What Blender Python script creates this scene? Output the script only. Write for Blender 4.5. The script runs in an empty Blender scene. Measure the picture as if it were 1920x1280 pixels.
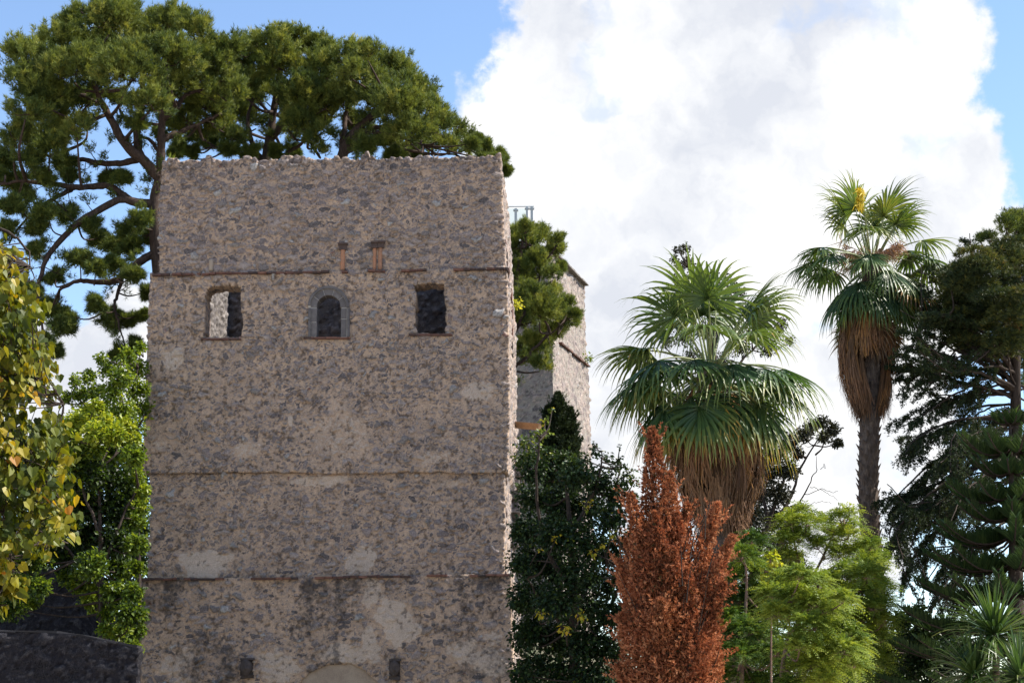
import bpy, math, random
import numpy as np
from mathutils import Vector
# ---------------------------------------------------------------- camera, sky, sun, exposure
SC = bpy.context.scene
COL = SC.collection
FPX = 3200.0
PITCH = math.radians(12.5)
CAM = np.array([0.0, 0.0, 1.7])
cd = bpy.data.cameras.new('camera')
cam = bpy.data.objects.new('camera', cd)
COL.objects.link(cam)
cam.location = CAM
cam.rotation_euler = (math.pi / 2 + PITCH, 0, 0)
cd.sensor_width = 36.0
cd.lens = 36.0 * FPX / 1920.0
cd.clip_end = 5000
SC.camera = cam
SC.view_settings.view_transform = 'Standard'
SC.view_settings.look = 'None'
SC.view_settings.gamma = 1.0
SC.view_settings.exposure = 1.08
SUN_EL, SUN_AZ = math.radians(47), math.radians(86)      # azimuth from +Y towards +X
sd = np.array([math.sin(SUN_AZ) * math.cos(SUN_EL), math.cos(SUN_AZ) * math.cos(SUN_EL), math.sin(SUN_EL)])
sl = bpy.data.lights.new('sun', 'SUN')
sl.energy = 5.0
sl.angle = math.radians(0.53)
sl.color = (1.0, 0.94, 0.84)
sun = bpy.data.objects.new('sun', sl)
COL.objects.link(sun)
sun.rotation_euler = Vector(sd).to_track_quat('Z', 'Y').to_euler()
sun.location = (60, 10, 60)


def ray(px, py):
    x = (px - 960.0) / FPX
    y = (640.0 - py) / FPX
    return np.array([x, math.cos(PITCH) - y * math.sin(PITCH), math.sin(PITCH) + y * math.cos(PITCH)])


def W(px, py, Y):
    """world point at forward distance Y seen at photo pixel (px, py)"""
    r = ray(px, py)
    return CAM + r * (Y / r[1])


class NT:
    """small helper to build node trees"""
    def __init__(s, tree):
        s.t = tree
        s.n = tree.nodes
        s.n.clear()

    def node(s, typ, **kw):
        nd = s.n.new(typ)
        for k, v in kw.items():
            if k[0] == '_':
                nd.inputs[k[1:].replace('_', ' ')].default_value = v
            else:
                setattr(nd, k, v)
        return nd

    def link(s, a, b):
        s.t.links.new(a, b)

    def val(s, sock, v):
        if isinstance(v, (int, float)):
            sock.default_value = v
        elif isinstance(v, (tuple, list)):
            sock.default_value = v
        else:
            s.link(v, sock)

    def math(s, op, a, b=None, c=None, clamp=False):
        nd = s.n.new('ShaderNodeMath')
        nd.operation = op
        nd.use_clamp = clamp
        s.val(nd.inputs[0], a)
        if b is not None:
            s.val(nd.inputs[1], b)
        if c is not None:
            s.val(nd.inputs[2], c)
        return nd.outputs[0]

    def mix(s, f, a, b, mode='MIX'):
        nd = s.n.new('ShaderNodeMix')
        nd.data_type = 'RGBA'
        nd.blend_type = mode
        nd.clamp_factor = True
        s.val(nd.inputs[0], f)
        s.val(nd.inputs[6], a if not isinstance(a, tuple) else (*a, 1) if len(a) == 3 else a)
        s.val(nd.inputs[7], b if not isinstance(b, tuple) else (*b, 1) if len(b) == 3 else b)
        return nd.outputs[2]

    def sstep(s, x, a, b):
        nd = s.n.new('ShaderNodeMapRange')
        nd.interpolation_type = 'SMOOTHSTEP'
        s.val(nd.inputs[0], x)
        nd.inputs[1].default_value = a
        nd.inputs[2].default_value = b
        return nd.outputs[0]

    def noise(s, vec, scale, detail=4, rough=0.5, dist=0.0):
        nd = s.n.new('ShaderNodeTexNoise')
        if vec is not None:
            s.link(vec, nd.inputs['Vector'])
        nd.inputs['Scale'].default_value = scale
        nd.inputs['Detail'].default_value = detail
        nd.inputs['Roughness'].default_value = rough
        nd.inputs['Distortion'].default_value = dist
        return nd.outputs[0]

    def ramp(s, f, stops, interp='LINEAR'):
        nd = s.n.new('ShaderNodeValToRGB')
        nd.color_ramp.interpolation = interp
        e = nd.color_ramp.elements
        while len(e) < len(stops):
            e.new(0.5)
        for el, (p, c) in zip(e, stops):
            el.position = p
            el.color = (*c, 1)
        s.val(nd.inputs[0], f)
        return nd.outputs[0]

    def attr(s, name):
        nd = s.n.new('ShaderNodeAttribute')
        nd.attribute_name = name
        return nd.outputs['Fac']


# ---------------------------------------------------------------- world: Nishita sky with cumulus clouds
world = bpy.data.worlds.new('World')
SC.world = world
world.use_nodes = True
w = NT(world.node_tree)
SKY_STRENGTH = 0.125
sky = w.node('ShaderNodeTexSky')
sky.sky_type = 'NISHITA'
sky.sun_disc = False
sky.sun_elevation = SUN_EL
sky.sun_rotation = SUN_AZ
sky.altitude = 900
sky.air_density = 1.0
sky.dust_density = 0.3
sky.ozone_density = 1.8
geo = w.node('ShaderNodeTexCoord').outputs['Generated']
# the clouds: soft balls in directions of the sky dome, broken up by noise
balls = [(1140, 60, 190), (1320, 60, 260), (1560, 60, 240), (1680, 110, 165), (1040, 200, 150), (1250, 330, 290),
         (1550, 330, 290), (1735, 330, 165), (1130, 560, 250), (1330, 640, 200), (1010, 330, 150), (1770, 500, 150),
         (1700, 640, 120), (1600, 800, 190), (1420, 860, 220), (1180, 800, 200), (1560, 960, 170), (880, 215, 40),
         (200, 700, 100), (80, 760, 160), (260, 590, 70), (1890, 460, 70), (1240, -120, 300), (1600, -100, 230), (845, 140, 16)]
dmin = None
warp = w.node('ShaderNodeVectorMath', operation='ADD')
nz = w.node('ShaderNodeTexNoise')
w.link(geo, nz.inputs['Vector'])
nz.inputs['Scale'].default_value = 26
nz.inputs['Detail'].default_value = 6
nz.inputs['Roughness'].default_value = 0.58
sc_ = w.node('ShaderNodeVectorMath', operation='MULTIPLY_ADD')
w.link(nz.outputs['Color'], sc_.inputs[0])
sc_.inputs[1].default_value = (0.055, 0.055, 0.055)
sc_.inputs[2].default_value = (-0.0275, -0.0275, -0.0275)
w.link(geo, warp.inputs[0])
w.link(sc_.outputs[0], warp.inputs[1])
for (bx, by, br) in balls:
    c = ray(bx, by)
    c = c / np.linalg.norm(c)
    dn = w.node('ShaderNodeVectorMath', operation='DISTANCE')
    w.link(warp.outputs[0], dn.inputs[0])
    dn.inputs[1].default_value = tuple(c)
    d = w.math('SUBTRACT', dn.outputs['Value'], br / FPX)
    dmin = d if dmin is None else w.math('SMOOTH_MIN', dmin, d, 0.015)
n2 = w.noise(geo, 60, 6, 0.6)
dd = w.math('ADD', dmin, w.math('MULTIPLY', w.math('SUBTRACT', n2, 0.5), 0.02))
edge = w.sstep(dd, 0.004, -0.007)
# scattered cloud over the rest of the dome
n3 = w.noise(geo, 3.2, 7, 0.55)
sep = w.node('ShaderNodeSeparateXYZ')
w.link(geo, sep.inputs[0])
ahead = w.sstep(sep.outputs[1], 0.75, 0.3)
rest = w.math('MULTIPLY', w.sstep(n3, 0.52, 0.66), ahead)
cover = w.math('MAXIMUM', edge, rest)
# thickness shading of the cloud body
n4 = w.noise(warp.outputs[0], 11, 5, 0.55)
n5 = w.noise(warp.outputs[0], 24, 5, 0.55)
body = w.math('ADD', w.math('MULTIPLY', n4, 0.78), w.math('MULTIPLY', n5, 0.22))
ccol = w.ramp(body, [(0.38, (2.95, 3.08, 3.38)), (0.50, (3.72, 3.78, 3.9)), (0.60, (4.4, 4.4, 4.4))])
hole = w.sstep(w.noise(warp.outputs[0], 15, 4, 0.5), 0.60, 0.72)
cover = w.math('MULTIPLY', cover, w.math('SUBTRACT', 1.0, w.math('MULTIPLY', hole, 0.3)))
mixc = w.mix(cover, sky.outputs[0], ccol)
bg = w.node('ShaderNodeBackground')
w.link(mixc, bg.inputs[0])
bg.inputs[1].default_value = SKY_STRENGTH
out = w.node('ShaderNodeOutputWorld')
w.link(bg.outputs[0], out.inputs[0])

# ---------------------------------------------------------------- helpers: objects, meshes, noise


def tag(o, label=None, cat=None, group=None, kind=None):
    if label:
        o['label'] = label
    if cat:
        o['category'] = cat
    if group:
        o['group'] = group
    if kind:
        o['kind'] = kind
    return o


def thing(name, loc, label, cat, group=None):
    o = bpy.data.objects.new(name, None)
    o.empty_display_size = 0.3
    COL.objects.link(o)
    o.location = tuple(float(v) for v in loc)
    return tag(o, label, cat, group)


def np_mesh(name, V, faces, attrs=None, smooth=False):
    """faces: int array (n,k) or list of such arrays; attrs: {name:(domain, values)}"""
    V = np.asarray(V, dtype=np.float32)
    fl = faces if isinstance(faces, list) else [faces]
    fl = [np.asarray(f, dtype=np.int32) for f in fl if len(f)]
    me = bpy.data.meshes.new(name)
    me.vertices.add(len(V))
    me.vertices.foreach_set('co', V.ravel())
    tot = np.concatenate([np.full(len(f), f.shape[1], dtype=np.int32) for f in fl])
    idx = np.concatenate([f.ravel() for f in fl])
    start = np.concatenate([[0], np.cumsum(tot)[:-1]]).astype(np.int32)
    me.loops.add(len(idx))
    me.loops.foreach_set('vertex_index', idx)
    me.polygons.add(len(tot))
    me.polygons.foreach_set('loop_start', start)
    me.polygons.foreach_set('loop_total', tot)
    me.polygons.foreach_set('use_smooth', np.full(len(tot), bool(smooth)))
    if attrs:
        for k, (dom, vals) in attrs.items():
            a = me.attributes.new(k, 'FLOAT', dom)
            a.data.foreach_set('value', np.asarray(vals, dtype=np.float32).ravel())
    me.update(calc_edges=True)
    return me


def link(name, me, mat, parent=None, loc=None):
    """link a mesh; when parented its world coordinates stay as they are"""
    o = bpy.data.objects.new(name, me)
    COL.objects.link(o)
    if mat is not None:
        for m in (mat if isinstance(mat, (list, tuple)) else [mat]):
            me.materials.append(m)
    if parent is not None:
        o.parent = parent
        off = np.zeros(3)
        q = parent
        while q is not None:
            off += np.array(q.location)
            q = q.parent
        o.location = tuple(-off)
    return o


class MB:
    """collects verts / faces of simple shapes into one mesh"""
    def __init__(s):
        s.V, s.F, s.n = [], {}, 0
        s.A = []

    def add(s, V, F, a=0.0):
        V = np.asarray(V, float)
        for f in F:
            s.F.setdefault(len(f), []).append([i + s.n for i in f])
        s.V.append(V)
        s.A.append(np.full(len(V), a))
        s.n += len(V)

    def box(s, c, size, ax=None, jit=0.0, rng=None, a=0.0):
        """box with centre c, full size, optional 3x3 axes (rows), random corner jitter"""
        sg = np.array([[x, y, z] for z in (-.5, .5) for y in (-.5, .5) for x in (-.5, .5)])
        p = sg * np.asarray(size)
        if jit and rng is not None:
            p = p + rng.uniform(-jit, jit, p.shape)
        if ax is not None:
            p = p @ np.asarray(ax)
        s.add(p + np.asarray(c), [(0, 2, 3, 1), (4, 5, 7, 6), (0, 1, 5, 4), (2, 6, 7, 3), (0, 4, 6, 2), (1, 3, 7, 5)], a)

    def tube(s, path, radii, seg=7, caps=True, a=0.0, rough=0.0, rng=None):
        P = np.asarray(path, float)
        R = np.asarray(radii, float)
        T = np.gradient(P, axis=0)
        T /= np.linalg.norm(T, axis=1, keepdims=True) + 1e-9
        ref = np.array([0.31, 0.95, 0.05]) if abs(T[0][1]) < .8 else np.array([0.95, 0.1, 0.3])
        A = np.cross(T, ref)
        A /= np.linalg.norm(A, axis=1, keepdims=True) + 1e-9
        B = np.cross(T, A)
        ang = np.linspace(0, 2 * math.pi, seg, endpoint=False)
        rr = R[:, None] * np.ones(seg)[None]
        if rough and rng is not None:
            rr = rr * (1 + rng.uniform(-rough, rough, rr.shape))
        ring = P[:, None, :] + rr[..., None] * (np.cos(ang)[None, :, None] * A[:, None, :] + np.sin(ang)[None, :, None] * B[:, None, :])
        V = ring.reshape(-1, 3)
        F = []
        m = len(P)
        for i in range(m - 1):
            for j in range(seg):
                k = (j + 1) % seg
                F.append((i * seg + j, i * seg + k, (i + 1) * seg + k, (i + 1) * seg + j))
        if caps:
            F.append(tuple(range(seg))[::-1])
            F.append(tuple((m - 1) * seg + j for j in range(seg)))
        s.add(V, F, a)

    def mesh(s, name, smooth=False):
        return np_mesh(name, np.concatenate(s.V), [np.array(f) for f in s.F.values()],
                       {'tone': ('POINT', np.concatenate(s.A))}, smooth)

    def build(s, name, mat, parent=None, smooth=False):
        return link(name, s.mesh(name, smooth), mat, parent)


def hash_u(ix, iy, iz, seed):
    with np.errstate(over='ignore'):
        h = (ix.astype(np.int64).astype(np.uint32) * np.uint32(374761393) + iy.astype(np.int64).astype(np.uint32) * np.uint32(668265263)
             + iz.astype(np.int64).astype(np.uint32) * np.uint32(2147483647 - 58) + np.uint32((seed * 974634721 + 12345) & 0xffffffff))
        h = (h ^ (h >> np.uint32(13))) * np.uint32(1274126177)
        h = (h ^ (h >> np.uint32(16))) * np.uint32(2246822519)
        h = h ^ (h >> np.uint32(15))
    return h


def hash_f(ix, iy, iz, seed):
    return hash_u(ix, iy, iz, seed).astype(np.float64) / 4294967296.0


def vnoise(p, scale, seed):
    q = p * scale
    i = np.floor(q)
    f = q - i
    f = f * f * (3 - 2 * f)
    r = 0
    for dx in (0, 1):
        wx = f[:, 0] if dx else 1 - f[:, 0]
        for dy in (0, 1):
            wy = f[:, 1] if dy else 1 - f[:, 1]
            for dz in (0, 1):
                wz = f[:, 2] if dz else 1 - f[:, 2]
                r = r + wx * wy * wz * hash_f(i[:, 0] + dx, i[:, 1] + dy, i[:, 2] + dz, seed)
    return r


def fbm(p, scale, seed, octv=4, gain=0.5):
    a, t, r = 1.0, 0.0, 0.0
    for k in range(octv):
        r = r + a * vnoise(p, scale * 2 ** k, seed + 31 * k)
        t += a
        a *= gain
    return r / t


def voronoi(p, seed):
    i = np.floor(p)
    n = len(p)
    f1 = np.full(n, 9.0)
    f2 = np.full(n, 9.0)
    ids = np.zeros((n, 3))
    for dx in (-1, 0, 1):
        for dy in (-1, 0, 1):
            for dz in (-1, 0, 1):
                cx, cy, cz = i[:, 0] + dx, i[:, 1] + dy, i[:, 2] + dz
                x = cx + 0.1 + 0.8 * hash_f(cx, cy, cz, seed) - p[:, 0]
                y = cy + 0.1 + 0.8 * hash_f(cx, cy, cz, seed + 1) - p[:, 1]
                z = cz + 0.1 + 0.8 * hash_f(cx, cy, cz, seed + 2) - p[:, 2]
                d = np.sqrt(x * x + y * y + z * z)
                nearer = d < f1
                f2 = np.where(nearer, f1, np.minimum(f2, d))
                f1 = np.where(nearer, d, f1)
                ids[nearer, 0] = cx[nearer]
                ids[nearer, 1] = cy[nearer]
                ids[nearer, 2] = cz[nearer]
    return f1, f2, ids


def smooth01(x, a, b):
    t = np.clip((x - a) / (b - a), 0, 1)
    return t * t * (3 - 2 * t)
# ---------------------------------------------------------------- rubble masonry


def stone_field(p, seed, pa, pb, size=1.0, embed=0.0):
    """p in metres (u, depth, z) -> stone mask, stone random, relief in metres"""
    wv = np.stack([vnoise(p, 4.5, seed + k) - .5 for k in (51, 52, 53)], 1)
    wv2 = np.stack([vnoise(p, 12.0, seed + k) - .5 for k in (61, 62, 63)], 1)
    q = p + 0.20 * wv + 0.07 * wv2
    big = np.clip((fbm(p * np.array([1, 1, 1.4]), 0.55, seed + 7, 4, .6) - .5) * 2.1 + .5, 0, 1)
    n18 = vnoise(p, 16, seed + 9)
    rel = 0.0
    mask = np.zeros(len(p))
    rnd = np.zeros(len(p))
    near = np.zeros(len(p))
    for li, (cell, pres, hgt) in enumerate((((.44, .44, .24), pa, .085), ((.22, .22, .125), pb, .05), ((.115, .115, .07), pb * .8, .024))):
        f1, f2, ids = voronoi(q / (np.array(cell) * size), seed + 100 * li)
        e = f2 - f1
        r1 = hash_f(ids[:, 0], ids[:, 1], ids[:, 2], seed + 3 + li)
        r2 = hash_f(ids[:, 0], ids[:, 1], ids[:, 2], seed + 5 + li)
        r3 = hash_f(ids[:, 0], ids[:, 1], ids[:, 2], seed + 8 + li)
        thr = 0.09 + 0.30 * r2 ** 1.5 + embed + 0.15 * (n18 - .5)
        on = (r3 < pres * (0.55 + .9 * big)).astype(float)
        m = smooth01(e, thr - .05, thr + .07) * on
        m = m * (1 - smooth01(mask + (.55 if li else 0) * smooth01(near, 0, 1), .25, .75)) if li else m
        near = np.maximum(near, smooth01(e, -.02, .10) * on * .9) if li == 0 else near
        dome = np.clip(1.15 - f1 * f1 * 1.1, 0, 1.2)
        rel = rel + m * hgt * (0.25 + r1) * dome
        # dark joint right round some stones
        rnd = np.where(m > mask, r1 * (.925 if li == 0 else 1.0), rnd)
        mask = np.maximum(mask, m)
    joint = smooth01(fbm(p, 8, seed + 77, 3, .6), .60, .70) * (1 - mask)
    rel = rel + 0.06 * (fbm(p, 1.1, seed + 21, 5, .6) - .5) + 0.022 * (n18 - .5) - 0.04 * joint
    return mask, rnd, rel, joint


def rubble_material(name, mortar_a, mortar_b, stone_stops, plaster=(0.58, 0.47, 0.385), stain=(0.05, 0.047, 0.05), spec=0.2, dk=1.0):
    m = bpy.data.materials.new(name)
    m.use_nodes = True
    t = NT(m.node_tree)
    pos = t.node('ShaderNodeNewGeometry').outputs['Position']
    nA = t.noise(pos, 1.3, 5, 0.6)
    nB = t.noise(pos, 9, 6, 0.65)
    nC = t.noise(pos, 34, 5, 0.7)
    nD = t.noise(pos, 85, 3, 0.7)
    mort = t.mix(t.sstep(nA, .35, .68), mortar_a, mortar_b)
    mort = t.mix(t.sstep(nB, .42, .7), mort, t.mix(0.5, mort, (0.20 * dk, 0.175 * dk, 0.16 * dk)))
    st = t.ramp(t.attr('rnd'), stone_stops)
    st = t.mix(t.sstep(nC, .35, .7), st, t.mix(0.45, st, (0.32 * dk, 0.30 * dk, 0.30 * dk)))
    st = t.mix(t.sstep(nB, .55, .72), st, t.mix(0.4, st, (0.12 * dk, 0.105 * dk, 0.105 * dk)))
    edge = t.math('ADD', t.attr('stone'), t.math('MULTIPLY', t.math('SUBTRACT', nC, .5), .8))
    st = t.mix(1.0, st, t.ramp(t.noise(pos, 15, 5, .7), [(.3, (.62, .62, .64)), (.5, (1.0, 1.0, 1.0)), (.7, (1.35, 1.33, 1.32))]), 'MULTIPLY')
    col = t.mix(t.sstep(edge, .3, .65), mort, st)
    ck = t.math('ABSOLUTE', t.math('SUBTRACT', t.noise(pos, 7.5, 6, .62, .6), .5))
    ckm = t.math('MULTIPLY', t.sstep(ck, .022, .004), t.sstep(t.noise(pos, 2.1, 4), .42, .6))
    col = t.mix(t.math('MULTIPLY', ckm, .7), col, (0.07 * dk, 0.055 * dk, 0.05 * dk))
    pl = t.math('ADD', t.attr('patch'), t.math('MULTIPLY', t.math('SUBTRACT', nB, .5), 1.1))
    col = t.mix(t.math('MULTIPLY', t.sstep(pl, .42, .62), .92), col, t.mix(t.sstep(nA, .3, .7), plaster, tuple(x * .86 for x in plaster)))
    sn = t.math('ADD', t.attr('stain'), t.math('MULTIPLY', t.math('SUBTRACT', t.noise(pos, 6, 8, .72), .5), 1.7))
    col = t.mix(t.math('MULTIPLY', t.sstep(sn, .4, .95), .78), col, stain)
    col = t.mix(t.math('MULTIPLY', t.attr('joint'), .6), col, (0.055 * dk, 0.045 * dk, 0.042 * dk))
    col = t.mix(1.0, col, t.ramp(nC, [(.25, (.58, .57, .58)), (.5, (.98, .98, .98)), (.75, (1.34, 1.32, 1.3))]), 'MULTIPLY')
    col = t.mix(1.0, col, t.ramp(nD, [(.3, (.8, .8, .8)), (.7, (1.16, 1.16, 1.16))]), 'MULTIPLY')
    b1 = t.node('ShaderNodeBump')
    b1.inputs['Strength'].default_value = 0.9
    b1.inputs['Distance'].default_value = 0.06
    hh = t.math('ADD', t.math('MULTIPLY', nC, .6), t.math('ADD', t.math('MULTIPLY', nB, .8), t.math('MULTIPLY', nD, .35)))
    t.link(hh, b1.inputs['Height'])
    bs = t.node('ShaderNodeBsdfPrincipled')
    t.link(col, bs.inputs['Base Color'])
    bs.inputs['Roughness'].default_value = 0.93
    bs.inputs['Specular IOR Level'].default_value = spec
    t.link(b1.outputs[0], bs.inputs['Normal'])
    o = t.node('ShaderNodeOutputMaterial')
    t.link(bs.outputs[0], o.inputs[0])
    return m


STONES = [(0.0, (0.07, 0.058, 0.058)), (.18, (0.185, 0.145, 0.133)), (.42, (0.305, 0.24, 0.215)), (.66, (0.41, 0.325, 0.27)),
          (.84, (0.165, 0.135, 0.12)), (.91, (0.40, 0.38, 0.36)), (.955, (0.40, 0.37, 0.345)), (.975, (0.20, 0.08, 0.05)), (1.0, (0.22, 0.10, 0.065))]
M_RUBBLE = rubble_material('rubble_masonry', (0.55, 0.398, 0.288), (0.455, 0.333, 0.248), STONES)
M_REAR = rubble_material('weathered_masonry', (0.33, 0.29, 0.25), (0.27, 0.24, 0.215), STONES)
M_DARKWALL = rubble_material('tree_shaded_masonry', (0.028, 0.027, 0.033), (0.02, 0.02, 0.026),  # tree shade over the garden walls is put into this near-black colour
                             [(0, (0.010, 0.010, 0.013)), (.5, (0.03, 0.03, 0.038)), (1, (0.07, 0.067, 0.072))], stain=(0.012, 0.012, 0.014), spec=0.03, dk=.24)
M_INNER = rubble_material('inner_rubble', (0.20, 0.175, 0.155), (0.15, 0.135, 0.125), [(0, (0.07, 0.062, 0.064)), (.4, (0.16, 0.145, 0.145)), (.8, (0.27, 0.245, 0.235)), (1, (0.36, 0.33, 0.31))], dk=.8)


def simple_mat(name, stops, scale=6, rough=0.8, bump=0.02, detail_scale=40, spec=0.3):
    m = bpy.data.materials.new(name)
    m.use_nodes = True
    t = NT(m.node_tree)
    pos = t.node('ShaderNodeNewGeometry').outputs['Position']
    a = t.math('ADD', t.math('MULTIPLY', t.noise(pos, scale, 6, .65), .8), t.math('MULTIPLY', t.attr('tone'), .35))
    col = t.ramp(a, stops)
    n2 = t.noise(pos, detail_scale, 5, .7)
    col = t.mix(1.0, col, t.ramp(n2, [(.25, (.62, .62, .62)), (.7, (1.2, 1.2, 1.2))]), 'MULTIPLY')
    b = t.node('ShaderNodeBump')
    b.inputs['Strength'].default_value = 0.8
    b.inputs['Distance'].default_value = bump
    t.link(n2, b.inputs['Height'])
    bs = t.node('ShaderNodeBsdfPrincipled')
    t.link(col, bs.inputs['Base Color'])
    bs.inputs['Roughness'].default_value = rough
    bs.inputs['Specular IOR Level'].default_value = spec
    t.link(b.outputs[0], bs.inputs['Normal'])
    o = t.node('ShaderNodeOutputMaterial')
    t.link(bs.outputs[0], o.inputs[0])
    return m


M_BRICK = simple_mat('weathered_brick', [(.3, (0.045, 0.033, 0.03)), (.55, (0.13, 0.062, 0.045)), (.85, (0.25, 0.125, 0.085))], 9)
M_TERRA = simple_mat('terracotta', [(.2, (0.18, 0.09, 0.055)), (.5, (0.36, 0.19, 0.115)), (.85, (0.44, 0.18, 0.09))], 7)
M_CAPDARK = simple_mat('blackened_cap', [(.2, (0.04, 0.03, 0.03)), (.8, (0.12, 0.08, 0.065))], 9)
M_GREYSTONE = simple_mat('dressed_grey_stone', [(.2, (0.085, 0.077, 0.077)), (.55, (0.13, 0.117, 0.115)), (.85, (0.20, 0.18, 0.17))], 5, bump=.008)
M_LIMEJOINT = simple_mat('pale_lime_mortar', [(.2, (0.42, 0.39, 0.36)), (.8, (0.58, 0.55, 0.52))], 9, bump=.004)
M_DARKSTONE = simple_mat('carved_dark_stone', [(.2, (0.03, 0.024, 0.023)), (.6, (0.08, 0.063, 0.058)), (.9, (0.16, 0.135, 0.12))], 7, bump=.012)
M_PLASTER = simple_mat('ochre_plaster', [(.2, (0.25, 0.19, 0.145)), (.5, (0.34, 0.27, 0.205)), (.85, (0.42, 0.34, 0.27))], 3.5, bump=.006)
M_TIMBER = simple_mat('weathered_timber', [(.2, (0.22, 0.12, 0.06)), (.6, (0.40, 0.24, 0.13)), (.9, (0.46, 0.31, 0.18))], 5)
M_STEEL = simple_mat('galvanised_steel', [(.2, (0.34, 0.37, 0.38)), (.8, (0.5, 0.54, 0.55))], 5, rough=.45, bump=.001)

# ---------------------------------------------------------------- the tower
TH = math.radians(2.0)
UA = np.array([math.cos(TH), -math.sin(TH), 0])
DA = np.array([math.sin(TH), math.cos(TH), 0])
O_T = np.array([(610 - 960) / FPX * 57 / math.cos(PITCH), 57.0, 0])


def TW(px, py, d=0.0):
    r = ray(px, py)
    k = np.dot(O_T + DA * d - CAM, DA) / np.dot(r, DA)
    P = CAM + r * k
    return np.dot(P - O_T, UA), P[2]


def to_world(u, d, z):
    u, d, z = np.broadcast_arrays(np.asarray(u, float), np.asarray(d, float), np.asarray(z, float))
    return O_T + u[..., None] * UA + d[..., None] * DA + z[..., None] * np.array([0, 0, 1.0])


def line_from_px(pts, d=0.0, key='u'):
    """polyline given in photo pixels -> interpolator z(u) or u(z)"""
    P = np.array([TW(x, y, d) for x, y in pts])
    if key == 'u':
        o = np.argsort(P[:, 0])
        return lambda u: np.interp(u, P[o, 0], P[o, 1])
    o = np.argsort(P[:, 1])
    return lambda z: np.interp(z, P[o, 1], P[o, 0])


def inside_poly(x, y, poly):
    r = np.zeros(len(x), bool)
    n = len(poly)
    for i in range(n):
        x1, y1 = poly[i]
        x2, y2 = poly[(i + 1) % n]
        c = ((y1 > y) != (y2 > y)) & (x < (x2 - x1) * (y - y1) / (y2 - y1 + 1e-12) + x1)
        r ^= c
    return r


def masonry_attrs(p, seed, pa, pb, size, embed, patches=(), stains=None):
    mask, rnd, rel, joint = stone_field(p, seed, pa, pb, size * .8, embed)
    patch = np.zeros(len(p))
    for (u0, z0, ru, rz, s) in patches:
        e = np.sqrt(((p[:, 0] - u0) / ru) ** 2 + ((p[:, 2] - z0) / rz) ** 2)
        e = e + 2.2 * (fbm(p, 1.5, seed + 91, 5, .6) - .5)
        patch = np.maximum(patch, s * smooth01(e, 1.1, .5))
    mask = mask * (1 - .8 * np.clip(patch * 1.5, 0, 1))
    rel = rel * (1 - .55 * patch) + .012 * patch
    st = np.zeros(len(p)) if stains is None else stains(p)
    return mask, rnd, rel, joint, patch, st


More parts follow.
